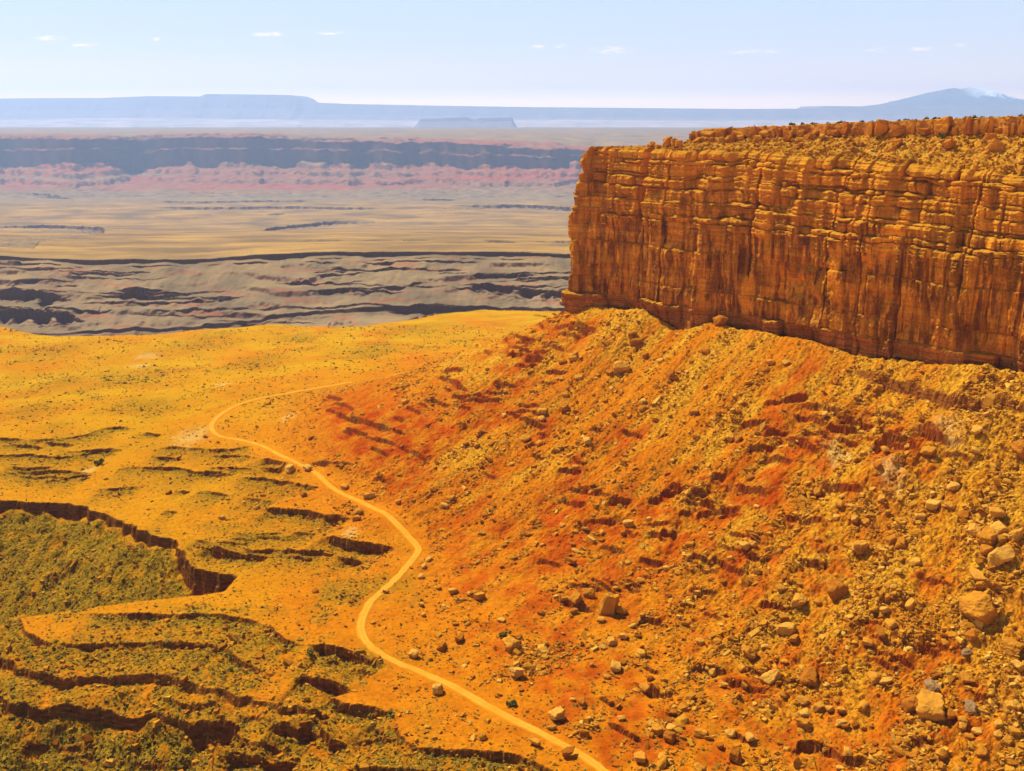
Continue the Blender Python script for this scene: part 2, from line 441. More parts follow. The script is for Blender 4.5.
loft += [(np.minimum(Ds - 190, Dc - 1050), cv((-200, 187), (1300, 187)) * 12900), (Dc - 130, sb * Dc), (Dc - 90, (0.5 * sb + 0.5 * top) * Dc), (Dc - 38, (0.44 * sb + 0.56 * top) * Dc), (Dc, (0.1 * sb + 0.9 * top) * Dc), (Dc + 110, (top - 0.0) * Dc + nA(61, 40, 11)),
         (np.full(NC, 18000.0), cv((-200, 133.0), (1300, 133.5)) * 18000), (np.full(NC, 24500.0), cv((-200, 129.3), (1300, 129.3)) * 24500 + nA(62, 15, 14)), (np.full(NC, 32000.0), cv((-200, 127.2), (1300, 127.4)) * 32000), (np.full(NC, 42000.0), np.full(NC, -840.0))]
LD = np.array([l[0] for l in loft]); LZ = np.array([l[1] for l in loft])
LD = np.maximum.accumulate(LD + np.arange(len(LD))[:, None] * 1e-3, axis=0)
Zf = np.empty((NR, NC), dtype=np.float32)
for j in range(NC): Zf[:, j] = np.interp(rows_y, LD[:, j], LZ[:, j])
FAR = Yg > D0[None, :].astype(np.float32)
fade = smooth01((Yg - (D0[None, :] - 160)) / 160.0)
rimz = (C0 * D0)[None, :]
Z = np.where(FAR, Zf, Zs + fade * (rimz - (-200 - (D0[None, :] - 700) * 0.088)))

# distance from the cliff foot and position along it
dfoot, sidef, arcf, _ = seg_info(Xg, Yg, POLY[:3])
INSIDE = inside_poly(Xg, Yg, POLY)
dfoot = np.where(INSIDE, -dfoot, dfoot)
sal = arcf - 700.0                            # 0 at the corner
dd = np.maximum(dfoot, 0)
tal = ZB - (0.56 * np.minimum(dd, 400) - 0.00070 * np.minimum(dd, 400) ** 2)
tal -= 0.20 * np.maximum(dd - 330, 0)
tal += 6.5 * noise2(sal / 30, dd / 160, 21) * (0.55 + 0.45 * smooth01((60 - dd) / 60)) + 1.6 * fbm2(sal / 13, dd / 90, 3, 22) * smooth01(dd / 15 + .3)
tal = np.where(dfoot < -1, tal + (dfoot + 1) * 0.5, tal)
k = 7.0
mx = np.maximum(tal, Z)
talw = 1 / (1 + np.exp(-np.clip((tal - Z) / k * 2, -30, 30)))
Z = np.where(FAR, Z, mx + k * 0.5 * np.exp(-np.abs(tal - Z) / k))
talw = np.where(FAR, 0, talw).astype(np.float32)

REDX = np.zeros((NR, NC), dtype=np.float32); GREEN = np.zeros((NR, NC), dtype=np.float32); RED = np.zeros_like(GREEN); PALE = np.zeros_like(GREEN)
ROCK = np.zeros_like(GREEN)

def col_frac(t):
    j = np.clip(np.searchsorted(cols_t, t) - 1, 0, NC - 2); return j, (t - cols_t[j]) / (cols_t[j + 1] - cols_t[j])

def cast(u, v, ymax=42000.0):
    t, s = ray(u, v)
    j, f = col_frac(t)
    zc = Z[:, j] * (1 - f) + Z[:, j + 1] * f
    d = zc - s * rows_y
    hit = np.nonzero((d[1:] >= 0) & (d[:-1] < 0))[0]
    if len(hit) == 0:
        y = -200.0 / s if s < 0 else 1000.0
        return np.array([t * y, y, -200.0])
    i = hit[0]; w = -d[i] / (d[i + 1] - d[i])
    y = rows_y[i] + w * (rows_y[i + 1] - rows_y[i])
    return np.array([t * y, y, s * y])

def sub(pts, m):
    y0, y1 = pts[:, 1].min() - m, pts[:, 1].max() + m
    t = np.concatenate([(pts[:, 0] - m) / np.maximum(pts[:, 1], 1), (pts[:, 0] + m) / np.maximum(pts[:, 1], 1), (pts[:, 0] - m) / np.maximum(pts[:, 1] - m, 150), (pts[:, 0] + m) / np.maximum(pts[:, 1] - m, 150)])
    i0, i1 = np.searchsorted(rows_y, [y0, y1]); j0, j1 = np.searchsorted(cols_t, [t.min(), t.max()])
    return slice(max(i0 - 1, 0), i1 + 1), slice(max(j0 - 1, 0), j1 + 1)

def grid_z(x, y):
    x = np.atleast_1d(np.asarray(x, float)); y = np.atleast_1d(np.asarray(y, float))
    t = x / y
    i = np.clip(np.searchsorted(rows_y, y) - 1, 0, NR - 2); fi = np.clip((y - rows_y[i]) / (rows_y[i + 1] - rows_y[i]), 0, 1)
    j = np.clip(np.searchsorted(cols_t, t) - 1, 0, NC - 2); fj = np.clip((t - cols_t[j]) / (cols_t[j + 1] - cols_t[j]), 0, 1)
    return lambda A: (A[i, j] * (1 - fi) * (1 - fj) + A[i + 1, j] * fi * (1 - fj) + A[i, j + 1] * (1 - fi) * fj + A[i + 1, j + 1] * fi * fj)

def scarp(px, h, Ld=18.0, Lu=10.0, green=0.0, red=0.0, up=0.35, ends=0.25, jag=0.8, w=0.5, Lg=None, sd=0, var=0.8, xy=None, sdn=1.0, far=False):
    """a rock ledge: the ground stands higher on the left of the line than on its right and eases back on both sides"""
    P = np.array([cast(u, v)[:2] for u, v in px]) if xy is None else np.asarray(xy)
    m = max(3.2 * Ld, 3.2 * Lu, 8)
    rs, cs = sub(P, m)
    x, y = Xg[rs, cs], Yg[rs, cs]
    d, sg, arc, L = seg_info(x, y, P)
    s = d * sg + jag * fbm2(x / (3.5 * max(jag, .4)), y / (3.5 * max(jag, .4)), 3, 70 + sd)
    e = ends * L + 1e-6
    tp = smooth01(np.minimum(arc, L - arc) / e)
    tg_ = tp
    tp = tp * np.clip(0.95 + var * 1.1 * fbm2(x / (13 * sdn), y / (13 * sdn), 2, 75 + sd), 0.35, 1.5)
    dn = np.exp(-np.maximum(s, 0) / Ld); upw = np.exp(-np.maximum(-s, 0) / Lu)
    st = smooth01((s + w) / (2 * w))
    dz = tp * h * (up * upw * (1 - st) - (1 - up) * dn * st)
    cut0 = smooth01((m - d) / (0.4 * m)) * (FAR[rs, cs] if far else 1.0)
    Z[rs, cs] += (dz * cut0).astype(np.float32)
    if green: GREEN[rs, cs] = np.maximum(GREEN[rs, cs], green * np.minimum(tg_ * 1.5, 1) * st * np.exp(-np.maximum(s, 0) / (Lg or Ld)) * cut0)
    if red: RED[rs, cs] = np.maximum(RED[rs, cs], red * np.minimum(tp * 2, 1) * np.exp(-d / (Ld + Lu) * 1.6) * cut0)
    ROCK[rs, cs] = np.maximum(ROCK[rs, cs], smooth01(1.4 - np.abs(s) / (w + 0.3)) * np.clip(tp * h / 1.5, 0, 1) * (FAR[rs, cs] if far else 1.0))

def cutout(rim, close, h, slope, M, green=0.9, jag=1.6, w=0.7, sd=0):
    """a canyon: a cliff of height h under the rim, then a slope falling M metres more"""
    P = np.array([cast(u, v)[:2] for u, v in rim]); Q = np.array([cast(u, v)[:2] for u, v in close])
    A = np.concatenate([P, Q])
    rs, cs = sub(A, 12)
    x, y = Xg[rs, cs], Yg[rs, cs]
    d, sg, arc, L = seg_info(x, y, P)
    ins = inside_poly(x, y, A)
    s = np.where(ins, d, -d) + jag * fbm2(x / 7, y / 7, 4, 80 + sd)
    hh = 0.8 * h * np.clip(1 + 0.7 * fbm2(x / 16, y / 16, 2, 85 + sd), 0.25, 1.6)
    dz = hh * smooth01(s / w * 0.5) + np.minimum(slope * np.maximum(np.where(ins, d, 0) - 2, 0), M)
    keep = ins | (d < 6)
    dz = np.where(keep, dz, 0)
    Z[rs, cs] -= dz.astype(np.float32)
    GREEN[rs, cs] = np.where(keep, np.maximum(GREEN[rs, cs], green * smooth01((s - 1) / 4)), GREEN[rs, cs])
    ROCK[rs, cs] = np.maximum(ROCK[rs, cs], np.where(keep, smooth01(1.6 - np.abs(s - w) / (w + .6)), 0))

def bumpline(px, amp, width):
    P = np.array([cast(u, v)[:2] for u, v in px]); rs, cs = sub(P, width * 2.6)
    d, sg, arc, L = seg_info(Xg[rs, cs], Yg[rs, cs], P)
    Z[rs, cs] += (amp * np.exp(-(d / width) ** 2)).astype(np.float32)

def patch(arr, u, v, ru, val, stretch=3.0):
    c = cast(u, v); r = ru / F * c[1] * 1.15
    rs, cs = sub(np.array([c[:2]]), r * stretch + 5)
    x, y = Xg[rs, cs] - c[0], (Yg[rs, cs] - c[1]) / stretch
    q = np.sqrt(x * x + y * y) / r + 0.45 * fbm2(Xg[rs, cs] / (r * .6), Yg[rs, cs] / (r * 1.4), 3, 33)
    arr[rs, cs] = np.maximum(arr[rs, cs], val * smooth01(1.25 - q))

# ---- spur of rubble coming down at the right edge
bumpline([(1100, 395), (1010, 424), (930, 458), (860, 486)], 7.0, 17.0)
bumpline([(1100, 520), (1000, 560), (930, 600)], 3.0, 22.0)

# ---- wide benches and canyons at the left (names of the parts of the ground, not things)
cutout([(-120, 500), (0, 500), (60, 503), (81, 505), (100, 512), (118, 519), (142, 529), (158, 536), (178, 540), (181, 551), (190, 566), (205, 571), (222, 574), (238, 573)],
       [(225, 589), (150, 600), (80, 609), (40, 615), (4, 622), (-120, 640)], 6.5, 0.50, 38, 0.95, sd=1)
cutout([(-140, 640), (0, 655), (20, 665), (60, 675), (110, 673), (175, 673), (205, 685), (240, 695), (285, 704), (312, 706)],
       [(330, 712), (318, 728), (300, 748), (296, 800), (280, 940), (-140, 940)], 4.0, 0.16, 6, 0.62, sd=2)
cutout([(-140, 690), (0, 694), (10, 702), (40, 707), (70, 703), (100, 710), (130, 716), (170, 712), (200, 720), (234, 722), (237, 730), (214, 754)],
       [(205, 800), (190, 940), (-140, 940)], 5.2, 0.42, 26, 0.95, sd=3)
scarp([(182, 548), (184, 556), (190, 566), (205, 571), (222, 574), (240, 573)], 7.0, 12, 6, up=0.05, ends=0.15, jag=1.0, var=0.3, w=0.8)
scarp([(190, 718), (210, 720), (234, 722), (238, 730), (222, 746)], 6.0, 10, 6, up=0.05, ends=0.15, jag=1.0, var=0.3, w=0.8)
for px, h, Ld in [
    ([(76, 614), (125, 614), (180, 615), (215, 614), (250, 620), (272, 628), (284, 640), (300, 645), (320, 646)], 2.4, 22),
    ([(4, 622), (25, 632), (45, 643), (75, 645), (100, 645), (170, 643), (213, 645), (228, 650), (243, 663), (270, 674), (300, 676)], 3.0, 24),
    ([(308, 646), (322, 646), (345, 651), (365, 658), (388, 668)], 4.6, 15),
    ([(322, 661), (345, 664)], 1.6, 8), ([(355, 668), (379, 672)], 2.2, 8),
    ([(296, 675), (315, 679), (335, 684), (352, 692)], 5.2, 15),
    ([(322, 701), (345, 706), (370, 711), (397, 714)], 2.6, 22),
    ([(270, 726), (298, 732), (312, 731), (330, 739), (354, 746)], 5.0, 14),
    ([(226, 749), (245, 753), (262, 756), (298, 763)], 4.6, 12), ([(308, 757), (326, 760)], 2.2, 7), ([(366, 724), (384, 730)], 1.8, 8),
    ([(396, 716), (398, 735), (415, 748), (443, 751), (470, 751), (500, 754), (519, 757), (552, 773), (575, 790)], 3.2, 22),
    ([(350, 766), (362, 768), (400, 769), (430, 773)], 4.0, 12),
    # benches above the left canyon
    ([(-30, 436), (0, 438), (30, 440), (60, 439), (85, 435), (105, 428), (125, 427), (140, 431)], 1.8, 14), ([(142, 432), (160, 435), (164, 436)], 2.6, 6),
    ([(-30, 452), (0, 455), (30, 454), (55, 457), (75, 456), (95, 450), (112, 449), (128, 452)], 2.0, 14), ([(100, 449), (126, 450)], 1.8, 6),
    ([(150, 448), (175, 447), (205, 449), (230, 450), (245, 447), (262, 446)], 2.0, 14),
    ([(115, 468), (150, 467), (180, 468), (195, 472), (215, 471), (235, 473), (244, 472)], 2.2, 14), ([(200, 471), (226, 472)], 2.2, 6),
    ([(40, 482), (60, 478), (80, 474), (95, 475)], 1.6, 12), ([(80, 478), (92, 478)], 2.2, 5),
    ([(262, 458), (275, 462), (295, 466), (312, 470)], 4.6, 10), ([(236, 477), (265, 478), (290, 482), (310, 486), (318, 490)], 2.4, 16),
    ([(90, 490), (120, 488), (150, 486)], 1.3, 12), ([(178, 491), (192, 492)], 2.0, 5), ([(200, 490), (215, 493), (234, 496)], 2.2, 10), ([(240, 497), (262, 500), (282, 502)], 1.6, 10),
    ([(262, 508), (285, 510), (305, 511), (325, 516), (345, 518), (356, 519)], 4.2, 16),
    ([(290, 532), (305, 533), (322, 534)], 3.6, 9), ([(324, 536), (345, 541), (370, 545), (396, 549)], 5.2, 15),
    ([(207, 545), (225, 550), (245, 553), (271, 556)], 5.0, 12), ([(335, 557), (350, 560), (366, 564)], 3.6, 9), ([(280, 553), (310, 556), (325, 555)], 1.5, 10),
    ([(164, 511), (180, 512)], 1.5, 5), ([(230, 532), (262, 534), (290, 533)], 1.4, 14),
    ([(0, 472), (15, 472), (25, 475)], 1.2, 8)]:
    scarp(px, h * (1.0 if h > 4.4 else 0.8), Ld, 7.0, green=0.95, up=0.2, ends=0.16 if len(px) > 3 else 0.3, jag=0.6, Lg=Ld * 1.6, var=0.35 if h > 4.4 else 0.8)

lrng = np.random.default_rng(44)
for i in range(40):
    if i < 26: u_, v_, sl_ = lrng.uniform(-10, 330), lrng.uniform(434, 560), 0.06
    else: u_, v_, sl_ = lrng.uniform(20, 400), lrng.uniform(695, 768), 0.10
    if v_ > 500 and v_ < 600 and u_ < 200: continue
    Lx = lrng.uniform(14, 42); b_ = lrng.normal(0, 1.6)
    scarp([(u_ - Lx, v_ - Lx * sl_ + lrng.normal(0, .8)), (u_ - Lx * .3, v_ + b_), (u_ + Lx * .3, v_ + b_ * .6), (u_ + Lx, v_ + Lx * sl_)], lrng.uniform(1.0, 2.2), 10, 7, green=0.9, up=0.2, ends=0.3, jag=0.6, Lg=17, var=0.7, sd=i % 9)

# ---- thin red beds cropping out of the rubble slope
TAL = """765,404 782,402|784,400 806,398|806,404 821,408|796,416 812,416|811,421 824,425|743,423 765,423|765,435 786,435|788,441 819,453|749,449 772,451|765,455 790,462
824,408 840,414|840,420 873,424|826,429 857,433|890,429 929,437|929,437 961,443|881,445 914,451|920,451 933,455|824,487 842,489 861,492|671,487 687,488|663,493 679,492|690,497 706,498|649,500 661,501
679,504 698,506|716,512 737,512|698,514 712,514|679,514 690,514|653,526 669,527|661,535 675,536|737,484 765,495|788,515 821,521|749,556 770,559|712,562 727,566|727,570 743,574|712,478 724,479|811,493 824,495
534,315 547,317|559,327 596,331|559,335 579,339|568,330 590,334|542,348 563,351|516,343 532,344|512,347 528,348|508,354 522,355|534,354 545,355|526,359 543,360|516,365 536,364|514,337 522,337|487,393 508,395
463,399 489,399|440,378 467,391|497,384 514,388|327,398 342,402|334,404 354,411|326,410 340,414|337,416 356,421|354,421 372,425 388,431|344,431 367,435|367,438 394,445|371,448 388,455|398,445 428,462
425,401 448,406|445,371 462,371|462,401 502,401|407,408 420,414|694,668 724,674|728,681 765,693|976,695 1006,707|912,740 931,744|520,420 545,428|590,520 615,523|560,500 585,505
600,548 622,552|640,560 662,564|690,590 715,596|760,605 790,612|540,560 560,566|610,500 630,503|560,470 580,473|800,560 826,566|850,520 870,523|640,620 660,624|880,600 900,604|560,600 590,612|570,585 600,590"""
for i, sgm in enumerate(TAL.replace('\n', '|').split('|')):
    px = [tuple(float(c) for c in q.split(',')) for q in sgm.split()]
    thick = 1.0
    px = [(px[0][0] * 1.15 - px[-1][0] * 0.15, px[0][1] * 1.15 - px[-1][1] * 0.15)] + px[1:-1] + [(px[-1][0] * 1.15 - px[0][0] * 0.15, px[-1][1] * 1.15 - px[0][1] * 0.15)]
    scarp(px, RNG.uniform(2.2, 3.4) * (0.95 if px[0][0] < 600 else 1.2), 6.0, 6.0, red=0.98, up=0.6, ends=0.2, jag=0.45, w=0.55, sd=i % 9, var=0.35)
for i in range(95):                            # more of the same beds, following the level
    zone_ = [(800, 425, 95, 34), (690, 520, 75, 60), (540, 345, 45, 35), (500, 390, 55, 30), (370, 425, 55, 30), (640, 570, 90, 50), (860, 445, 80, 25), (700, 690, 120, 60), (930, 640, 60, 50), (600, 480, 80, 60)][i % 10]
    u_, v_ = zone_[0] + RNG.normal(0, 0.5) * zone_[2], zone_[1] + RNG.normal(0, 0.5) * zone_[3]
    if v_ > 790: continue
    c = cast(u_, v_); sl_ = (c[:2] - P0) @ DIR
    tdir = DIR if sl_ > 0 else np.array([-(c[1] - P0[1]), c[0] - P0[0]]) * -1.0
    tdir = tdir / np.linalg.norm(tdir)
    if tdir[0] < 0: tdir = -tdir
    Lk = RNG.uniform(4, 13)
    scarp(None, RNG.uniform(1.3, 2.6), 5.0, 5.0, red=0.9, up=0.6, ends=0.3, jag=0.5, w=0.35, sd=i % 9, var=0.5, xy=[c[:2] - tdir * Lk, c[:2] + tdir * RNG.normal(0, 0.2), c[:2] + tdir * Lk])
scarp([(790, 757), (800, 744), (824, 746), (840, 758), (863, 760), (884, 766)], 3.6, 7, 6, red=0.9)
scarp([(843, 367), (884, 380), (910, 387), (929, 394), (955, 400), (980, 407), (1030, 408), (1080, 412)], 5.4, 14, 14, up=0.5, ends=0.3, jag=1.0, w=1.3, var=0.5)
for u, v, r in [(800, 425, 60), (880, 440, 60), (690, 510, 55), (760, 500, 50), (730, 565, 60), (540, 345, 40), (500, 385, 45), (370, 430, 50), (430, 420, 40), (640, 560, 60), (560, 560, 60), (600, 620, 60), (700, 700, 80), (860, 720, 70), (760, 735, 60), (480, 560, 55), (450, 620, 50), (950, 690, 40), (640, 700, 60), (820, 560, 40), (410, 480, 40)]:
    patch(RED, u, v, r, 0.85, 1.8)
for u, v, r in [(560, 640, 60), (600, 690, 70), (640, 740, 60), (700, 760, 60), (530, 600, 45), (490, 640, 30), (760, 700, 70), (840, 700, 60), (850, 755, 60), (470, 570, 40), (560, 700, 40)]:
    patch(REDX, u, v, r, 0.8, 1.8)
for u, v, r in [(192, 436, 16), (148, 356, 10), (140, 366, 9), (222, 384, 8), (350, 533, 8), (90, 470, 6), (290, 416, 8), (890, 470, 12), (838, 455, 12), (945, 425, 14)]:
    patch(PALE, u, v, r, 0.55, 2.0)
for u, v, r in [(50, 352, 30), (300, 338, 22), (255, 362, 26), (60, 384, 30), (130, 380, 40), (330, 322, 30), (420, 330, 40), (200, 345, 30), (30, 410, 30), (140, 405, 30), (370, 350, 35)]:
    patch(GREEN, u, v, r, 0.5, 2.0)

# ---- ledges of the gorge, far off
for px, h, Ld in [
    ([(74, 306), (101, 301), (142, 301), (172, 303), (196, 300), (225, 298), (256, 296)], 6, 90), ([(300, 292), (350, 290), (400, 286), (435, 282)], 6, 90),
    ([(455, 284), (489, 285), (520, 288), (560, 291), (600, 292)], 14, 70), ([(470, 276), (500, 275), (540, 276)], 5, 60), ([(435, 273), (470, 273)], 3, 50),
    ([(-60, 292), (0, 293), (35, 294), (60, 297), (74, 302)], 26, 60), ([(-60, 312), (0, 312), (40, 312), (70, 316), (88, 322)], 30, 60),
    ([(-80, 227), (0, 227), (50, 226), (101, 228), (105, 234)], 13, 90), ([(105, 233), (70, 238), (40, 242), (32, 250)], 8, 90),
    ([(262, 231), (275, 228), (295, 226), (334, 222), (370, 222), (400, 221)], 12, 80),
    ([(145, 201), (200, 202), (260, 201), (330, 201)], 9, 90), ([(140, 207), (216, 208), (280, 207), (340, 208), (398, 209)], 11, 90), ([(15, 194), (45, 195), (75, 199)], 10, 60),
    ([(415, 199), (462, 200)], 10, 70), ([(445, 205), (490, 206), (536, 206), (575, 209), (640, 210)], 16, 90), ([(268, 214), (286, 214)], 8, 40),
    ([(300, 262), (340, 263)], 4, 60), ([(310, 272), (350, 270)], 4, 60), ([(60, 275), (90, 276)], 4, 50), ([(55, 283), (80, 284)], 4, 50), ([(120, 292), (160, 293)], 4, 50), ([(480, 240), (520, 243)], 4, 60)]:
    k_ = 1.15 if px[0][1] > 253 else 2.5
    scarp(px, h * k_, Ld * k_ * (0.5 if k_ < 2 else 1), 40 * k_, up=0.25, ends=0.2, jag=2.8 * k_, w=1.1 * k_, sdn=1.8 * k_, far=True)

frng = np.random.default_rng(61)
for i in range(44):
    u_ = frng.uniform(0, 600); v_ = frng.uniform(262, 324) if i < 34 else frng.uniform(176, 250); Lx = frng.uniform(25, 110); bow = frng.normal(0, 0.8)
    scarp([(u_ - Lx, v_ + frng.normal(0, .7)), (u_ - Lx / 3, v_ + bow), (u_ + Lx / 3, v_ + bow), (u_ + Lx, v_ + frng.normal(0, .7))], frng.uniform(4, 9) * (0.75 if v_ > 253 else 1), 30 if v_ > 253 else 130, 25 if v_ > 253 else 90, up=0.3, ends=0.3, jag=2.0, w=1.2 if v_ > 253 else 2.6, sdn=3.0 if v_ > 253 else 6.0, sd=i % 7, far=True)

gw = (Yg > 1700) & (Yg < D6[None, :] - 18) & FAR
Z += np.where(gw, 4.0 * fbm2(Xg / 90, Yg / 90, 4, 95) + 3.0 * fbm2(Xg / 45, Yg / 260, 3, 96), 0).astype(np.float32)
wv = 0.30 * fbm2(Xg / 260, Yg / 260, 3, 97); pg = Z / 19.0 + wv
sg = (np.floor(pg) + smooth01((pg - np.floor(pg)) * 3.2 - 1.1) - wv) * 19.0
tmix = np.clip(0.12 + 0.75 * fbm2(Xg / 260, Yg / 160, 2, 98), 0.05, 0.5)
Z = np.where(gw, Z + (sg - Z) * tmix, Z).astype(np.float32)
# ---- strata steps and colours of the far wall
farw = (Yg > 11600) & (Yg < 15400)
per = 83.0
ph = (Z / per) + 0.25 * fbm2(Xg / 950, Yg / 950, 2, 91)
stp = (np.floor(ph) + smooth01((ph - np.floor(ph)) * 2.2 - 0.6)) * per - 0.25 * per * fbm2(Xg / 950, Yg / 950, 2, 91)
Z = np.where(farw & (Z < -300) & (Z > -950), 0.62 * Z + 0.38 * stp, Z).astype(np.float32)
Z += np.where(farw, 18.0 * fbm2(Xg / 190, Yg / 190, 3, 93), 0).astype(np.float32)

# ---- the dirt road: smooth the ground beneath it
ROADPX = [(352, 382), (335, 385), (300, 391), (262, 398), (238, 405), (220, 415), (212, 424), (213, 431), (222, 437), (240, 440), (262, 446), (282, 456), (300, 464), (311, 470)]
ROADPX += [(318, 474), (322, 478), (330, 486), (345, 495), (365, 504), (385, 512), (396, 523), (407, 535), (417, 546), (418, 552), (410, 563), (395, 580), (380, 593), (370, 603), (363, 617), (361, 628), (366, 641), (378, 652), (398, 663), (420, 672), (448, 684), (480, 702), (510, 718), (540, 733), (565, 746), (585, 757), (606, 773), (640, 797), (680, 830)]
rp = np.array([cast(u, v)[:2] for u, v in ROADPX])
def spline(P, n=12):
    out = []
    for i in range(len(P) - 1):
        p0, p1, p2, p3 = P[max(i - 1, 0)], P[i], P[i + 1], P[min(i + 2, len(P) - 1)]
        for t in np.linspace(0, 1, n, endpoint=False):
            out.append(0.5 * ((2 * p1) + (-p0 + p2) * t + (2 * p0 - 5 * p1 + 4 * p2 - p3) * t ** 2 + (-p0 + 3 * p1 - 3 * p2 + p3) * t ** 3))
    out.append(P[-1]); return np.array(out)
rpath = spline(rp, 14)
seglen = np.hypot(*np.diff(rpath, axis=0).T); rs_ = np.concatenate([[0], np.cumsum(seglen)])
su = np.linspace(0, rs_[-1], int(rs_[-1] / 1.2))
rpath = np.stack([np.interp(su, rs_, rpath[:, 0]), np.interp(su, rs_, rpath[:, 1])], 1)
rz = grid_z(rpath[:, 0], rpath[:, 1])(Z)
kw = 31; ker = np.hanning(kw); ker /= ker.sum()
rzs = np.convolve(np.pad(rz, kw // 2, mode='edge'), ker, 'valid')
coarse = np.arange(0, len(rpath), 3)
rs, cs = sub(rpath, 14)
xs, ys = Xg[rs, cs], Yg[rs, cs]
droad, _, arcr, _ = seg_info(xs, ys, rpath[coarse])
zr = np.interp(arcr, np.linspace(0, arcr.max(), len(coarse)), rzs[coarse])
ROADW = 1.95
wgt = 1 - smooth01((droad - ROADW * 1.15) / 7.0)
Z[rs, cs] = Z[rs, cs] * (1 - wgt) + (zr - 0.12) * wgt
DROAD = np.full((NR, NC), 99.0, dtype=np.float32); DROAD[rs, cs] = droad
GREEN[rs, cs] *= (1 - wgt); ROCK[rs, cs] *= (1 - wgt); RED[rs, cs] *= (1 - wgt)

# ---- small relief
near = smooth01((1500 - Yg) / 300) * smooth01((DROAD - 4) / 6)
Z += (near * (0.30 * fbm2(Xg / 5.0, Yg / 5.0, 4, 101) + talw * (1.1 * smooth01((sal - 150) / 150) * fbm2(Xg / 5.0, Yg / 5.0, 3, 108, 0.6) + 0.55 * fbm2(sal / 4.0, dd / 7.0, 4, 107) + 0.40 * fbm2(Xg / 1.9, Yg / 1.9, 3, 109)) + GREEN * 0.6 * fbm2(Xg / 3.2, Yg / 3.6, 4, 103, 0.65))).astype(np.float32)

# ---- attributes of the surface
slope = np.zeros_like(Z)
dzy = np.gradient(Z, axis=0) / np.gradient(Yg, axis=0)
dzx = np.gradient(Z, axis=1) / np.gradient(Xg, axis=1)
slope = np.hypot(dzx, dzy)
ROCK = np.where(Yg < 1400, np.maximum(ROCK * smooth01((slope - 0.5) / 0.6), smooth01((slope - 1.2) / 0.8)), smooth01((slope - 0.42) / 0.4)).astype(np.float32)
GRASS = smooth01((Yg - 560 + 120 * fbm2(Xg / 70, Yg / 110, 3, 110)) / 240) * (1 - talw)
lf = smooth01((-Xg / Yg * 1098 - 150 + 80 * fbm2(Xg / 40, Yg / 60, 3, 112)) / 120) * (1 - talw)
GRASS = GRASS * smooth01(0.85 + 0.9 * fbm2(Xg / 60, Yg / 110, 4, 129))
GRASS = np.maximum(GRASS, 0.5 * lf * smooth01((Yg - 340) / 120))
GREEN = np.maximum(GREEN, 0.8 * (1 - talw) * smooth01(fbm2(Xg / 26, Yg / 36, 4, 117) * 1.2 + 0.22) * smooth01((-Xg / Yg * 1098 - 60) / 90) * smooth01((545 - Yg + 120 * noise2(Xg / 80, Yg / 80, 5)) / 90) * smooth01((Yg - 250) / 60))
tanmask = talw * smooth01(0.62 + 1.1 * fbm2(sal / 17, dd / 75, 4, 119) - dd / 210.0 + 0.25 * smooth01((sal - 150) / 120))
nearright = smooth01((sal - 190 + 50 * noise2(sal / 30, dd / 50, 4)) / 80) * talw
tanmask = np.maximum(tanmask, nearright * smooth01(0.65 + 0.9 * fbm2(sal / 14, dd / 60, 4, 121)))
RED = np.clip(RED + talw * 0.6 * smooth01(fbm2(sal / 30, dd / 60, 4, 123) + 0.25) * smooth01((dd - 25 + 60 * smooth01((60 - sal) / 60)) / 80), 0, 1) * talw
RED = np.maximum(RED, REDX)
RED = np.where(RED > 0, RED * smooth01(0.6 + 0.9 * fbm2(Xg / 12, Yg / 14, 3, 125)), RED)
tanmask = tanmask * (1 - 0.8 * RED)
GREEN = np.maximum(GREEN, 0.45 * (1 - talw) * smooth01(fbm2(Xg / 40, Yg / 55, 4, 119) * 1.3) * smooth01((Yg - 600) / 100))
GREEN = GREEN * smooth01(0.9 + 0.7 * fbm2(Xg / 9, Yg / 11, 3, 127)) * (1 - 0.9 * talw)
FARm = np.where(FAR, 1.0, 0.0)
flat = FARm * smooth01((0.22 - slope) / 0.12) * smooth01((Yg - D6[None, :] - 4) / 60) * smooth01((11200 - Yg) / 1000)
flat = np.maximum(flat, FARm * smooth01((Yg - 14650) / 190) * (0.45 + 0.9 * fbm2(Xg / 1400, Yg / 800, 4, 131)) * smooth01((0.3 - slope) / .2))
redfar = FARm * smooth01((Yg - 11900 + 500 * fbm2(Xg / 500, Yg / 500, 3, 137)) / 1500) * smooth01((15200 - Yg) / 240) * np.clip(0.6 + 1.0 * noise2(Z / 22.0, Xg / 2900, 133), 0, 1)
redfar = np.maximum(redfar, FARm * (Yg < 2690) * 0.6 * smooth01(fbm2(Xg / 200, Z / 6, 3, 135) * 1.5 - 0.3))

# ---- faces, split into the pieces of the setting
idx = np.arange(NR * NC, dtype=np.int32).reshape(NR, NC)
q = np.stack([idx[:-1, :-1], idx[:-1, 1:], idx[1:, 1:], idx[1:, :-1]], -1).reshape(-1, 4)
fc = lambda A: A[:-1, :-1].ravel()
hidden = fc(dfoot) < -22
far_f = fc(FAR); tal_f = fc(talw) > 0.5
VV = np.stack([Xg, Yg, Z], -1).reshape(-1, 3)
AT = dict(grass=GRASS, red=RED, tan=tanmask, green=GREEN, far=FARm, flatfar=flat, rock=ROCK, pale=PALE, redfar=redfar)
def ground_piece(name, mask, label, cat):
    qq = q[mask]; used, inv = np.unique(qq, return_inverse=True)
    me = mesh_from(name, VV[used], quads=inv.reshape(-1, 4), mats=[M_GROUND], attrs={k_: np.asarray(a).reshape(-1)[used] for k_, a in AT.items()}, smooth=False)
    return tag(add_obj(name, me), label, cat, kind='structure')
ground_piece('ground', ~hidden & ~far_f & ~tal_f, 'orange and yellow desert plain with stepped rock ledges left of the dirt road', 'ground')
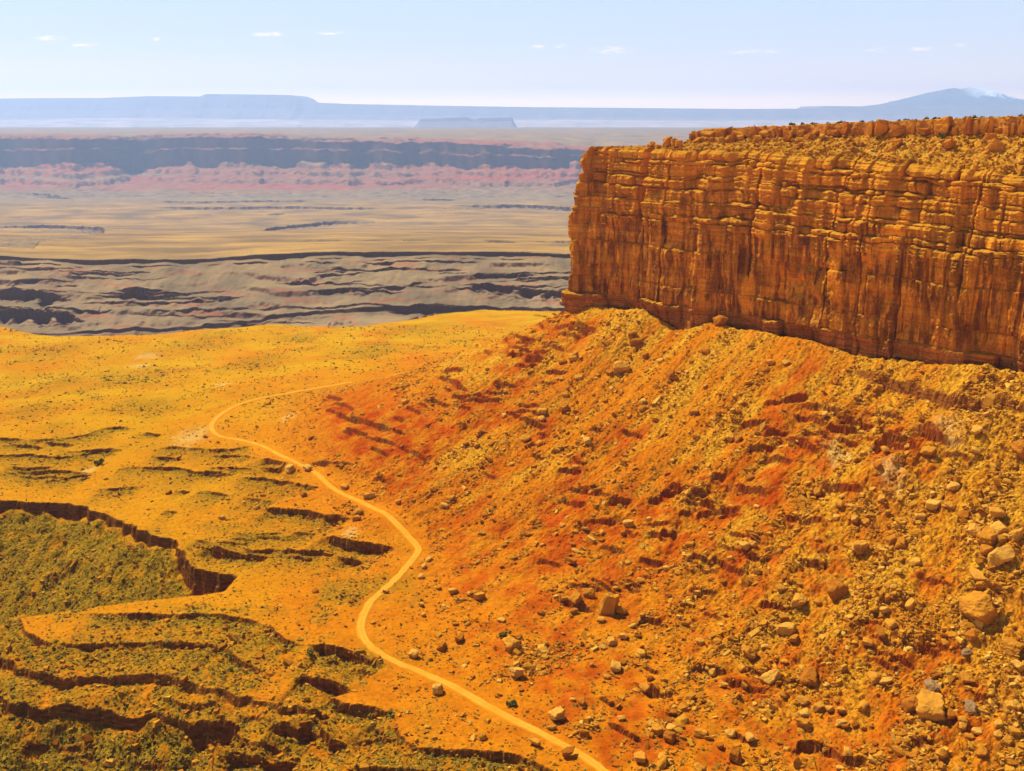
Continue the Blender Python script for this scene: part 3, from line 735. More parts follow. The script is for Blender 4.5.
ground_piece('rubble_slope', ~hidden & ~far_f & tal_f, 'steep orange and red rubble slope below the tall cliff', 'slope')
mid_y = fc(Yg)
ground_piece('gorge', ~hidden & far_f & (mid_y < 11500), 'hazy tan gorge slopes and benches with thin dark rims beyond the plain', 'gorge')
ground_piece('far_escarpment', ~hidden & far_f & (mid_y >= 11500), 'far purple escarpment with pink banded slopes and flat desert on top', 'escarpment')

# ------------------------------------------------------------------ the great cliff
rad = 9.0
pts = [P0 + BDIR * t for t in np.arange(260, 9, -2.5)]
a0 = math.atan2(BDIR[0], -BDIR[1]); nb = np.array([-BDIR[1], BDIR[0]])
ang_b = math.atan2(nb[1], nb[0]); ang_f = math.atan2(NOUT[1], NOUT[0]) % (2 * math.pi)
half = (ang_f - ang_b) / 2
cdist = rad / math.cos(half); cen = P0 - cdist * np.array([math.cos((ang_b + ang_f) / 2), math.sin((ang_b + ang_f) / 2)])
arcp = [cen + rad * np.array([math.cos(a), math.sin(a)]) for a in np.linspace(ang_b, ang_f, 46)]
tl = rad * math.tan(half)
pts = [P0 + BDIR * t for t in np.arange(260, tl + 1, -2.5)] + arcp
nrm = [nb] * (len(pts) - 46) + [np.array([math.cos(a), math.sin(a)]) for a in np.linspace(ang_b, ang_f, 46)]
fr = np.concatenate([np.arange(tl + 0.28, 340, 0.28), np.arange(340, 1100, 2.5)])
pts = np.array(pts + [P0 + DIR * t for t in fr]); nrm = np.array(nrm + [NOUT] * len(fr))
seg = np.hypot(*np.diff(pts, axis=0).T); S = np.concatenate([[0], np.cumsum(seg)])
S -= S[len(S) - len(fr)] - fr[0]              # s = distance along the front from the corner
NS = len(S)
rim = np.interp(S, [-300, 0, 60, 120, 200, 285, 400, 1100], [-22, -19.5, -20, -20.5, -24, -28.5, -30, -30]) + 0.8 * fbm2(S / 18, S * 0, 3, 140)
NZ = 360
zr_ = np.linspace(0, 1, NZ)
zbot = -146.0
zz = zbot + (rim[None, :] - zbot) * zr_[:, None]
ss = np.repeat(S[None, :], NZ, axis=0)
rel = (zz - ZB) / (rim[None, :] - ZB)
rng = np.random.default_rng(21)
LB = np.array([-0.4, 0.085, 0.20, 0.43, 0.60, 0.635, 0.70, 0.72, 0.785, 0.84, 0.862, 0.925, 0.95, 1.05])
SETB = np.array([0.0, 0.9, 0.3, 0.8, 1.2, 1.5, 1.0, 1.5, 1.1, 1.6, 1.0, 1.2, 1.3])
JS = np.array([22, 20, 17, 15, 9, 11, 6, 10, 9, 6, 8, 6, 7])
warp = rel + 0.014 * fbm2(ss / 60, zz / 60, 3, 150) + 0.007 * fbm2(ss / 7, zz / 9, 3, 151)
lay = np.clip(np.searchsorted(LB, warp.ravel()) - 1, 0, len(SETB) - 1).reshape(warp.shape)
H_tot = (rim[None, :] - ZB)
ez = np.minimum(warp - LB[lay], LB[lay + 1] - warp) * H_tot
off = -np.cumsum(SETB)[lay] * np.interp(S, [0, 60, 140, 300], [0.62, 0.8, 1.0, 1.15])[None, :]
# buttresses and recesses in plan
def pieces(mean, amp, rng, tr):
    e = [-300.0]
    while e[-1] < 1150: e.append(e[-1] + rng.uniform(0.5, 1.6) * mean)
    e = np.array(e); v = rng.normal(0, amp, len(e))
    i = np.clip(np.searchsorted(e, S) - 1, 0, len(e) - 2)
    d = S - e[i]; prev = v[np.maximum(i - 1, 0)]
    return prev + (v[i] - prev) * smooth01(d / tr), np.minimum(d, e[i + 1] - S), i
b1, _, _ = pieces(30, 4.2, rng, 4.5); b2, e2, _ = pieces(12, 1.9, rng, 1.8); b3, _, _ = pieces(9, 2.3, rng, 2.0)
b1 = b1 * smooth01((S - 18) / 20) + 2.0 * smooth01((18 - S) / 14)
upw_ = smooth01((rel - 0.45) * 5)
off += (6.0 * (0.9 - np.clip(rel, 0, 1)))[:, :] * smooth01((20 - ss) / 16)
b4, _, _ = pieces(4.2, 0.75, rng, 0.7)
off += b4[None, :] * (0.6 + 0.7 * noise2(ss / 20, zz / 18, 157))
off += b1[None, :] + b2[None, :] * (1 - 0.6 * upw_) + b3[None, :] * upw_
off[:, :] -= 2.6 * smooth01((0.075 - rel) / 0.03) * (0.6 + 0.5 * noise2(ss / 22, ss * 0, 155))
off += 1.7 * fbm2(ss / 24, zz / 34, 3, 160, 0.5)
MASS = np.clip(0.75 + 1.1 * fbm2(ss / 34, zz / 16, 3, 162), 0.05, 1.35)
crack_e = [-290.0]
while crack_e[-1] < 1150: crack_e.append(crack_e[-1] + rng.uniform(6, 24))
crack_e = np.array(crack_e); crack_d = rng.uniform(1.2, 4.0, len(crack_e)); crack_w = rng.uniform(0.28, 0.75, len(crack_e))
crack_top = rng.uniform(0.45, 1.2, len(crack_e)); crack_bot = rng.uniform(-0.4, 0.35, len(crack_e))
wob = ss + 0.7 * fbm2(ss / 9, zz / 22, 3, 165)
ci = np.clip(np.searchsorted(crack_e, wob.ravel()), 1, len(crack_e) - 1).reshape(wob.shape)
for kk in (ci, ci - 1):
    dcr = np.abs(wob - crack_e[kk]) / crack_w[kk]
    off -= crack_d[kk] * np.exp(-dcr ** 2) * smooth01((crack_top[kk] - rel) * 8) * smooth01((rel - crack_bot[kk]) * 8)
# blocks of every bed
for L_ in range(len(SETB)):
    m = lay == L_
    e = [-300.0]
    while e[-1] < 1150: e.append(e[-1] + rng.choice([0.35, 0.6, 1.0, 1.6, 2.6]) * rng.uniform(0.7, 1.3) * JS[L_])
    e = np.array(e); upz = L_ >= 4
    val = rng.normal(0, 1.15 if upz else 1.0, len(e))
    val -= (rng.random(len(e)) < (0.16 if upz else 0.08)) * rng.uniform(1.5, 3.0, len(e))
    w_ = (ss + 0.45 * fbm2(ss / 5, zz / 9, 2, 170 + L_))[m]
    i = np.clip(np.searchsorted(e, w_) - 1, 0, len(e) - 2)
    es = np.minimum(w_ - e[i], e[i + 1] - w_)
    z_ = np.maximum(ez[m], 0)
    g = np.zeros_like(w_)
    g -= (1.0 if upz else 0.7) * np.exp(-(es / 0.38) ** 2)
    g -= (1.1 if upz else 0.55) * np.exp(-(z_ / 0.34) ** 2)
    rr = 1.5 if upz else 0.9
    mm = MASS[m]
    g -= (0.75 if upz else 0.35) * (np.clip(1 - es / rr, 0, 1) ** 2 + np.clip(1 - z_ / rr, 0, 1) ** 2)
    off[m] += (val[i] * 1.25 + g) * mm
# sub-bedding in the thin bedded upper half, flaking below
sb_ = np.round(noise2(zz / 1.5, ss / 70, 180) * 2.2) / 2.2 * 0.75 * smooth01((rel - 0.42) * 6) + noise2(zz / 0.9, ss / 40, 181) * 0.25 * smooth01((rel - 0.5) * 6)
off += sb_
fl = fbm2(ss / 7, zz / 15, 4, 183, 0.55)
off += (1 - smooth01((rel - 0.45) * 5)) * (0.9 * np.floor(fl * 3) / 3 + 0.25 * fl) + 0.35 * fbm2(ss / 2.2, zz / 2.2, 3, 185)
# round the rim
off -= 2.2 * smooth01((rel - 0.965) / 0.035) ** 2
WX = pts[None, :, 0] + nrm[None, :, 0] * off; WY = pts[None, :, 1] + nrm[None, :, 1] * off
NT_ = 26
inx = np.linspace(0.4, 15, NT_)
inx_s = np.interp(np.abs(S - 2), [0, 14, 24], [0.12, 0.2, 1.0])
oT = off[-1][None, :] - inx[:, None] * inx_s[None, :]
zT = rim[None, :] + 0.42 * inx[:, None] * np.interp(S, [0, 70, 130, 300], [0.1, 0.25, 0.8, 1.0])[None, :] + 0.55 * fbm2(np.repeat(S[None, :], NT_, 0) / 3.2, np.repeat(inx[:, None], NS, 1) / 3.2, 4, 190, 0.6) * smooth01(inx / 2)[:, None] - smooth01((inx - 11) / 4)[:, None] * 1.5
TX = pts[None, :, 0] + nrm[None, :, 0] * oT; TY = pts[None, :, 1] + nrm[None, :, 1] * oT
VX = np.concatenate([WX, TX]); VY = np.concatenate([WY, TY]); VZ = np.concatenate([zz, zT])
n_r = NZ + NT_
ci_ = np.arange(n_r * NS, dtype=np.int32).reshape(n_r, NS)
cq = np.stack([ci_[:-1, :-1], ci_[:-1, 1:], ci_[1:, 1:], ci_[1:, :-1]], -1).reshape(-1, 4)
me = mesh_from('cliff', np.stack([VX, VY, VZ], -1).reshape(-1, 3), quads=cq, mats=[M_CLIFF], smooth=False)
tag(add_obj('cliff', me), 'tall layered orange sandstone cliff at the right edge of the mesa', 'cliff', kind='structure')
WALL_OFF_TOP = off[-1].copy()
kk_ = np.hanning(41); kk_ /= kk_.sum()
EDGE = -np.convolve(np.pad(WALL_OFF_TOP, 20, mode='edge'), kk_, 'valid')

# ------------------------------------------------------------------ top of the mesa: rubble bench, caprock step, plateau
def edge(s): return np.interp(s, S, EDGE)
def cap_dist(s): return 50 + 3.0 * fbm2(s / 16, s * 0, 3, 200) + np.maximum(0, 54 - s) * 2.6
def mesa_z(s, d):
    rm = np.interp(s, [-300, 0, 60, 120, 200, 285, 400, 1100], [-22, -19.5, -20, -20.5, -24, -28.5, -30, -30])
    cb = np.interp(s, [-300, 0, 40, 62, 160, 285, 400, 1100], [-23, -21, -19, -14.5, -11, -8.0, -7, -7])
    ct = np.interp(s, [-300, 0, 48, 64, 160, 285, 400, 1100], [-14, -12, -11, -8.5, -4.2, 0.6, 2, 2])
    cd = cap_dist(s)
    e0 = edge(s) + 7
    f = np.clip((d - e0) / np.maximum(cd - e0, 1), 0, 1)
    z0 = rm + 2.9 * np.interp(s, [0, 70, 130, 300], [0.1, 0.25, 0.8, 1.0])
    z = z0 + (cb - z0) * f ** 0.9
    stp_ = smooth01((d - cd) / 1.4)
    return z + (ct - z) * stp_ - np.maximum(0, d - cd) * 0.004
srow = np.concatenate([np.arange(-120, 340, 0.6), np.arange(340, 1000, 5)]); drow = np.concatenate([np.arange(10.5, 75, 0.5), np.arange(75, 420, 4)])
SM, DM = np.meshgrid(srow, drow)
mz = mesa_z(SM, DM) + 0.7 * fbm2(SM / 5, DM / 5, 4, 210, 0.6) * smooth01((80 - DM) / 10) - 1.0 * (DM < edge(SM) + 7.5)
back = np.minimum(np.maximum(-SM, 0), 1e9)
MX = P0[0] + DIR[0] * SM - NOUT[0] * DM; MY = P0[1] + DIR[1] * SM - NOUT[1] * DM
okv = inside_poly(MX, MY, np.array([P0 + BDIR * 700 - nb * 10, P0 - nb * 10 + BDIR * 5, P0 + DIR * 1150, P0 + DIR * 1150 + (900, 700), P0 + BDIR * 700 + (800, 0)]))
mi = np.arange(SM.size, dtype=np.int32).reshape(SM.shape)
mq = np.stack([mi[:-1, :-1], mi[:-1, 1:], mi[1:, 1:], mi[1:, :-1]], -1).reshape(-1, 4)
dpoly = seg_info(MX.ravel(), MY.ravel(), POLY[:3])[0].reshape(MX.shape)
okv &= (dpoly > 10.3) & (SM > 16) & (DM > edge(SM) + 6.5)
mq = mq[okv.ravel()[mq].all(axis=1)]
caprock = smooth01(1.5 - np.abs(DM - cap_dist(SM) - 0.7) / 1.2)
me = mesh_from('mesa_top', np.stack([MX, MY, mz], -1).reshape(-1, 3), quads=mq, mats=[M_TOP], attrs={'rock': caprock}, smooth=False)
tag(add_obj('mesa_top', me), 'rubble bench and flat plateau on top of the orange cliff', 'plateau', kind='structure')

# ------------------------------------------------------------------ road
tg = np.gradient(rpath, axis=0); tg /= np.linalg.norm(tg, axis=1)[:, None]
pr = np.stack([tg[:, 1], -tg[:, 0]], 1)
lat = np.linspace(-1, 1, 11)
wid = ROADW * (1 + 0.12 * fbm2(su / 30, su * 0, 2, 220))
latw = lat[None, :] * (1 + np.where(np.abs(lat) > 0.75, 0.22, 0.04)[None, :] * fbm2(np.repeat(su[:, None], 11, 1) / 5.0, np.repeat(np.sign(lat)[None, :], len(su), 0) * 7, 4, 221, 0.65))
rx = rpath[:, None, 0] + pr[:, None, 0] * latw * wid[:, None]
ry = rpath[:, None, 1] + pr[:, None, 1] * latw * wid[:, None]
rzz = rzs[:, None] + 0.16 + 0.05 * (1 - np.abs(lat))[None, :] - 0.30 * (np.abs(lat) > 0.95)[None, :]
ri = np.arange(rx.size, dtype=np.int32).reshape(rx.shape)
rq = np.stack([ri[:-1, :-1], ri[:-1, 1:], ri[1:, 1:], ri[1:, :-1]], -1).reshape(-1, 4)
rut = np.exp(-((np.abs(lat) - 0.38) / 0.16) ** 2)
me = mesh_from('road', np.stack([rx, ry, rzz + 0 * rx], -1).reshape(-1, 3), quads=rq, mats=[M_ROAD],
               attrs={'edge': np.repeat(np.abs(lat)[None, :], len(rpath), 0), 'rut': np.repeat(rut[None, :] * 0.6, len(rpath), 0)}, smooth=True)
tag(add_obj('road', me), 'pale winding dirt road crossing the orange desert below the cliff', 'road', kind='structure')

# ------------------------------------------------------------------ far mesas and mountain
def far_ridge(name, outline, D, depth, zbase, mat, label, cat, seed, steps, rough=4.0, du=2.0):
    us = np.arange(outline[0][0], outline[-1][0] + 0.1, du)
    vs = np.interp(us, [o[0] for o in outline], [o[1] for o in outline])
    t, s = ray(us, vs)
    ztop = s * D
    jag = fbm2(us / 23, us * 0, 4, seed, 0.6)
    rows = []
    for fd, fz in steps:
        dist = D + fd * depth * (1 + 0.25 * jag * (fd < 0)) 
        z = zbase + (ztop - zbase) * fz + (rough * fbm2(us / 9, us * 0 + fd * 5, 3, seed + 3) if 0 < fz < 1 else 0)
        rows.append(np.stack([t * D + 0 * us, dist + 0 * us, z], -1))
    A = np.array(rows); n0, n1 = A.shape[:2]
    i = np.arange(n0 * n1, dtype=np.int32).reshape(n0, n1)
    qd = np.stack([i[:-1, :-1], i[:-1, 1:], i[1:, 1:], i[1:, :-1]], -1).reshape(-1, 4)
    return tag(add_obj(name, mesh_from(name, A.reshape(-1, 3), quads=qd, mats=[mat])), label, cat, kind='structure')

M_FARMESA = mat_plain('far_mesa_rock', (0.16, 0.12, 0.10), (0.30, 0.20, 0.15), 0.004, (0.3, 1, 6))
M_FARLOW = mat_plain('far_lowland', (0.30, 0.22, 0.18), (0.60, 0.45, 0.38), 0.0022, (0.35, 1, 5))
mesa_steps = [(-1.0, 0.0), (-0.7, 0.30), (-0.35, 0.55), (-0.18, 0.66), (-0.04, 0.93), (0.0, 1.0), (1.0, 1.0), (1.05, 0.0)]
far_ridge('lowland', [(-300, 119), (0, 119), (120, 118), (300, 120), (420, 121), (560, 120), (700, 121), (1300, 120)], 44500, 2700, -800, M_FARLOW, 'pale pinkish far lowland below the blue mesas on the horizon', 'lowland', 300, [(-1, 0), (-0.5, 0.5), (0, 1), (1, 1), (1.05, 0)], 1.5)
far_ridge('far_mesa', [(-300, 99), (0, 98.5), (50, 98), (100, 98), (150, 96), (200, 96.5), (206, 94), (250, 94.4), (290, 95), (298, 98), (303, 102), (350, 104), (400, 105), (520, 107), (640, 108), (740, 109), (821, 108.5), (823, 106), (880, 106.5), (1024, 106), (1300, 106)], 54000, 4400, -950, M_FARMESA, 'long flat topped blue mesa stretched along the horizon', 'mesa', 310, mesa_steps)
far_ridge('butte', [(414, 127), (417, 124), (420, 119), (440, 118.5), (465, 117), (470, 118.5), (474, 119.6), (480, 118), (512, 117.4), (514, 122), (517, 127)], 40000, 600, -480, M_FARMESA, 'small dark blue butte standing below the long mesa on the horizon', 'butte', 320, mesa_steps, 1.0, 0.5)
def mountain():
    ol = [(835, 108), (860, 106.5), (880, 104), (900, 99.5), (925, 93), (945, 89.0), (954, 87.4), (962, 88.4), (969, 86.8), (976, 88.2), (984, 87.9), (990, 90.2), (1000, 92.5), (1012, 96), (1024, 99.5), (1060, 105), (1100, 109)]
    us = np.arange(835, 1100.1, 1.0); vs = np.interp(us, [o[0] for o in ol], [o[1] for o in ol])
    D = 59000.0; t, s = ray(us, vs); zt = s * D
    fd = np.linspace(-1, 1, 60)
    X = np.repeat((t * D)[None, :], 60, 0); Y = D + fd[:, None] * 5400 + 0 * X
    base = -240.0
    prof = (1 - np.abs(fd)) ** 0.85
    rid = fbm2(X / 1600, Y / 1600, 5, 330, 0.55)
    Zm = base + (zt[None, :] - base) * prof[:, None] * (1 + 0.22 * rid * np.minimum(1, np.abs(fd) * 4)[:, None])
    snow = smooth01((Zm - 820 + 320 * fbm2(X / 600, Y / 1100, 4, 335)) / 120) * smooth01((us - 955) / 25)[None, :]
    i = np.arange(X.size, dtype=np.int32).reshape(X.shape)
    qd = np.stack([i[:-1, :-1], i[:-1, 1:], i[1:, 1:], i[1:, :-1]], -1).reshape(-1, 4)
    n = NT('mountain_forest'); n.color(n.mix(n.attr('snow'), n.mix(n.rng(n.noise(0.003, 4), .35, .65), (0.08, 0.09, 0.08), (0.15, 0.13, 0.10)), (0.85, 0.86, 0.9)))
    tag(add_obj('mountain', mesh_from('mountain', np.stack([X, Y, Zm], -1).reshape(-1, 3), quads=qd, mats=[n.m], attrs={'snow': snow}, smooth=True)),
        'hazy blue mountain with snow streaks on its summit at the right horizon', 'mountain', kind='structure')
mountain()

# ------------------------------------------------------------------ rocks
import bmesh
def ico(sub_):
    bm = bmesh.new(); bmesh.ops.create_icosphere(bm, subdivisions=sub_, radius=1.0)
    bm.verts.ensure_lookup_table()
    V = np.array([v.co[:] for v in bm.verts]); Fc = np.array([[v.index for v in f.verts] for f in bm.faces]); bm.free()
    return V, Fc
ICO = {s_: ico(s_) for s_ in (1, 2, 3, 4)}

def rock_shape(sub_, rng, flat=0.7, blocky=True, nz=0.05):
    V, Fc = ICO[sub_]
    N = []; H = []
    ax = np.linalg.qr(rng.normal(size=(3, 3)))[0] if not blocky else np.eye(3)
    for k_ in range(3):
        for sg in (1, -1):
            nn = ax[k_] * sg + rng.normal(0, 0.13, 3); N.append(nn / np.linalg.norm(nn)); H.append(rng.uniform(0.72, 0.95))
    for k_ in range(7):
        nn = rng.normal(size=3); N.append(nn / np.linalg.norm(nn)); H.append(rng.uniform(0.66, 1.0))
    N = np.array(N); H = np.array(H)
    dp = V @ N.T
    r = np.where(dp > 1e-3, H[None, :] / np.maximum(dp, 1e-3), 1e9)
    p = 26.0                                   # soft minimum: slightly worn edges
    r = (r ** -p).sum(axis=1) ** (-1 / p)
    o3 = rng.uniform(0, 50, 3)
    if sub_ >= 3:
        r = r * (1 + nz * 2.0 * fbm3(V[:, 0] * 1.6 + o3[0], V[:, 1] * 1.6 + o3[1], V[:, 2] * 3.2 + o3[2], 4, 240, 0.6))
    out = V * r[:, None] * np.array([rng.uniform(0.85, 1.25), rng.uniform(0.7, 1.0), flat * rng.uniform(0.85, 1.15)])
    return out / np.abs(out[:, :2]).max(), Fc

rr_ = np.random.default_rng(77)
def rock_meshes(name, count, sub_, mat, flat):
    res = []
    for k_ in range(count):
        v, f_ = rock_shape(sub_, rr_, flat, True, 0.06)
        res.append(mesh_from(name, v, tris=f_, mats=[mat], smooth=False))
    return res
BOULD = rock_meshes('boulder', 9, 4, M_BOULDER, 0.72); BOULD_G = rock_meshes('boulder', 3, 4, M_BOULDER_G, 0.8)
BOULD_S = rock_meshes('boulder', 9, 3, M_BOULDER, 0.68); CAPB = rock_meshes('caprock_block', 8, 4, M_CAP, 0.85)

def normal_at(x, y):
    e = 1.5
    zx = grid_z([x + e, x - e, x, x], [y, y, y + e, y - e])(Z)
    n = Vector((-(zx[0] - zx[1]) / (2 * e), -(zx[2] - zx[3]) / (2 * e), 1.0)); n.normalize(); return n

def put_rock(name, me, x, y, z, r, rnd, tilt, label, cat, group=None, sink=0.28, squash=1.0):
    o = add_obj(name, me)
    n = Vector((0, 0, 1)).lerp(tilt, 0.6) if tilt is not None else Vector((0, 0, 1))
    qn = n.to_track_quat('Z', 'Y')
    from mathutils import Quaternion
    qz = Quaternion((0, 0, 1), rnd.uniform(0, 6.28)); qt = Quaternion((1, 0, 0), rnd.normal(0, 0.22))
    o.rotation_mode = 'QUATERNION'; o.rotation_quaternion = qn @ qz @ qt
    o.scale = (r, r, r * squash)
    o.location = (x, y, z + r * squash * (0.72 - 0.72 * 2 * sink) * 1.0)
    return tag(o, label, cat, group)

brng = np.random.default_rng(5)
NAMED = [  # u, v (centre), diameter in photograph pixels, grey?, label
 (607, 605, 25, 0, 'tall pale leaning boulder, the largest on the lower slope above the road'),
 (567, 752, 18, 0, 'dark faced boulder standing on the very edge of the dirt road at the bottom'),
 (437, 690, 12, 0, 'lone tan boulder left of the dirt road on bare orange ground'),
 (516, 672, 14, 0, 'dark upright block with a shadow to its right above the straight stretch of road'),
 (511, 643, 19, 0, 'rounded orange boulder, biggest of the cluster above the middle of the road'),
 (518, 636, 11, 0, 'pale boulder resting on top of the cluster above the middle of the road'),
 (442, 646, 11, 0, 'squat pale boulder by itself right of the road bend'),
 (429, 558, 9, 0, 'small bright boulder just right of the sharp road corner'),
 (454, 590, 12, 0, 'flat dark sided slab right of the road, left one of a pair'),
 (479, 595, 12, 0, 'flat pale slab right of the road, right one of a pair'),
 (536, 742, 15, 0, 'flat pale slab between the road and the canyon rim at the bottom'),
 (482, 736, 9, 0, 'small flat boulder near the canyon rim at the bottom, left of the flat pale slab'),
 (557, 716, 15, 0, 'twin pale slab lying just right of the straight road'),
 (749, 652, 14, 0, 'bright cream boulder, palest one on the lower slope'),
 (771, 675, 23, 0, 'big orange boulder with a dark right face, left of two large neighbours'),
 (810, 675, 21, 0, 'big flat topped boulder with dark front, right of two large neighbours'),
 (786, 629, 19, 0, 'wedge shaped boulder tipping downhill above two large neighbours'),
 (640, 754, 19, 0, 'long low boulder at the bottom edge right of the road end'),
 (736, 756, 15, 0, 'blocky tan boulder at the bottom edge below the middle slope'),
 (881, 631, 16, 0, 'tall orange boulder standing upright on the right lower slope'),
 (932, 687, 17, 1, 'grey boulder, largest grey one on the right lower slope'),
 (931, 709, 28, 0, 'wide flat orange slab, largest rock of the bottom right corner'),
 (971, 707, 13, 1, 'small grey boulder right of the wide flat orange slab'),
 (966, 652, 11, 1, 'grey blue boulder above the largest grey one at the right'),
 (1010, 644, 21, 0, 'large orange boulder at the right edge of the picture'),
 (988, 536, 25, 0, 'large angular boulder atop the rock pile at the right edge'),
 (998, 556, 25, 0, 'large cracked boulder in the middle of the rock pile at the right edge'),
 (980, 605, 33, 0, 'huge dark brown block, the biggest in the rock pile at the right edge'),
 (976, 575, 21, 0, 'long tilted slab on the left flank of the rock pile at the right edge'),
 (1021, 447, 18, 0, 'dark boulder cut off by the right edge below the cliff bench'),
 (933, 503, 15, 0, 'dark rounded boulder alone on the smooth right spur'),
 (836, 587, 23, 0, 'broad half buried brown boulder below the right spur'),
 (636, 340, 15, 0, 'pale boulder high on the slope close below the cliff foot'),
 (622, 366, 19, 0, 'large pale slab high on the slope left of the cliff middle'),
 (587, 440, 12, 0, 'rounded bright boulder half way up the left slope'),
 (671, 375, 13, 0, 'dark olive boulder high on the slope below the cliff'),
 (720, 320, 13, 0, 'orange boulder leaning against the foot of the cliff'),
 (562, 302, 9, 0, 'dark rock knob at the left corner of the cliff foot'),
 (290, 468, 11, 0, 'tan boulder beside the road bend at the upper ledge'),
 (308, 468, 9, 0, 'dark boulder touching the road at the upper ledge'),
 (303, 494, 7, 0, 'small pale block below the road on the left benches'),
 (257, 507, 8, 0, 'red pointed rock on the left benches'),
 (222, 517, 7, 0, 'dark small rock farthest left on the benches'),
]
PLAIN = """421,576,7 501,619,9 584,733,10 576,598,13 589,593,14 622,611,12 612,641,13 624,636,10 582,701,11 473,676,5 411,567,5 794,639,10 645,687,11 671,727,11 662,757,11 702,732,14 803,699,13 817,706,12 717,642,9
887,680,15 911,705,16 967,678,12 1012,705,14 841,723,10 879,756,14 1007,740,13 1008,760,14 1019,665,12 868,642,11 977,732,9 941,753,10 998,528,17 1015,534,18 982,585,16 953,486,13 998,513,18 976,530,13 910,605,18 860,546,16
920,517,9 915,562,11 898,571,9 706,351,10 771,362,9 786,361,8 765,369,9 632,333,10 573,357,12 542,411,9 452,497,9 445,505,9 575,466,8 358,511,9 357,518,10 345,486,9 563,362,9 610,372,9 690,545,9 750,530,9 640,580,9 700,640,10"""
rock_xy = []
def place_px(u, v, dpx, me, label, group=None, name='boulder'):
    c = cast(u, v + dpx * 0.25)
    dist = float(np.linalg.norm(c)); r = 0.5 * dpx / F * dist * 1.04
    rock_xy.append((c[0], c[1], r))
    return put_rock(name, me, c[0], c[1], c[2], r, brng, normal_at(c[0], c[1]), label, 'boulder', group, sink=brng.uniform(0.12, 0.3), squash=brng.uniform(0.8, 1.15))
for k_, (u, v, d_, grey, lab) in enumerate(NAMED):
    o = place_px(u, v, d_, (BOULD_G[k_ % 3] if grey else BOULD[k_ % 9]), lab)
    if k_ == 0: o.scale = (o.scale[0] * 0.8, o.scale[1] * 0.9, o.scale[2] * 1.6)

def zone(u, v):
    if v < 430: return 'medium sandstone boulder on the upper rubble slope close below the cliff', 'boulders on the upper rubble slope'
    if u < 470: return 'small sandstone boulder near the left part of the dirt road', 'boulders beside the dirt road'
    if u < 700: return 'medium sandstone boulder scattered on the slope above the straight road', 'boulders above the straight road'
    if v < 600: return 'medium sandstone boulder on the right spur below the cliff', 'boulders on the right spur'
    return 'medium sandstone boulder scattered on the bottom right slope', 'boulders on the bottom right slope'
plain = [tuple(float(c) for c in s_.split(',')) for s_ in PLAIN.split()]
while len(plain) < 257:
    u = brng.uniform(330, 1024); v = brng.uniform(330, 771)
    lim = np.interp(u, [330, 420, 560, 640, 1024], [400, 370, 315, 330, 400])
    rd = np.interp(v, [400, 470, 545, 600, 650, 771], [330, 330, 430, 390, 400, 620])
    if v < lim + 14 or u < rd: continue
    if brng.random() > 0.35 + 0.65 * (u - 330) / 700: continue
    plain.append((u, v, min(5.2 + brng.exponential(2.2) + 2.5 * max(0, (v - 450) / 320) * (u > 600), 15)))
for k_, (u, v, d_) in enumerate(plain):
    l_, g_ = zone(u, v)
    place_px(u, v, d_, BOULD_S[k_ % 9] if d_ < 12 else BOULD[k_ % 9], l_, g_)

# ---- caprock blocks along the step on the mesa
def mesa_point(s, d): return P0[0] + DIR[0] * s - NOUT[0] * d, P0[1] + DIR[1] * s - NOUT[1] * d
crng = np.random.default_rng(31)
s_ = 54.0; nblk = 0
while s_ < 330:
    wd = crng.uniform(2.0, 7.0) if crng.random() < .7 else crng.uniform(1.4, 2.6)
    s_ += wd * 0.8
    cd = float(cap_dist(np.array([s_]))[0]); x, y = mesa_point(s_, cd - 0.9 + crng.normal(0, 1.5))
    zt = float(mesa_z(np.array([s_]), np.array([cd + 3.0]))[0]); zb_ = float(mesa_z(np.array([s_]), np.array([cd - 2.0]))[0])
    hh = (zt - zb_) * crng.uniform(0.55, 1.2)
    o = add_obj('caprock_block', CAPB[nblk % 8])
    o.rotation_euler = (crng.normal(0, 0.12), crng.normal(0, 0.12), math.atan2(DIR[1], DIR[0]) + crng.normal(0, 0.22) + (math.pi if crng.random() < .5 else 0))
    o.scale = (wd * 0.72, wd * 0.75, hh * 0.62); o.location = (x, y, zb_ + hh * 0.48)
    tag(o, 'square weathered block in the row of caprock along the mesa rim', 'rock', 'caprock blocks along the mesa rim')
    nblk += 1; s_ += wd * crng.uniform(0.5, 0.95)
NFALL = 120
for k_ in range(NFALL):
    s1 = crng.uniform(40, 320); cd = float(cap_dist(np.array([s1]))[0])
    d1 = cd - abs(crng.normal(0, 12)) - 2.5 if s1 > 54 else crng.uniform(16, 60)
    if d1 < edge(np.array([s1]))[0] + 3: continue
    x, y = mesa_point(s1, d1); z = float(mesa_z(np.array([s1]), np.array([d1]))[0])
    r = min(0.8 + crng.exponential(0.85), 3.6)
    put_rock('fallen_block', CAPB[k_ % 8] if r > 2 else BOULD_S[k_ % 9], x, y, z, r, crng, None, 'fallen sandstone block lying on the rubble bench below the caprock', 'rock', 'fallen blocks on the mesa bench', sink=0.15)
for u_, z_up, r in [(683, 0, 3.0), (690, 0, 3.4), (699, 0, 3.0), (707, 0, 2.6), (673, 0, 2.4)]:
    s1 = np.interp(u_, [563, 690, 1024], [0, 92, 285]) - 34; d1 = crng.uniform(20, 30)
    x, y = mesa_point(s1, d1); z = float(mesa_z(np.array([s1]), np.array([d1]))[0])
    put_rock('fallen_block', CAPB[int(u_) % 8], x, y, z, r, crng, None, 'large fallen block piled at the left end of the caprock', 'rock', 'blocks piled at the left end of the caprock', sink=0.0, squash=1.2)

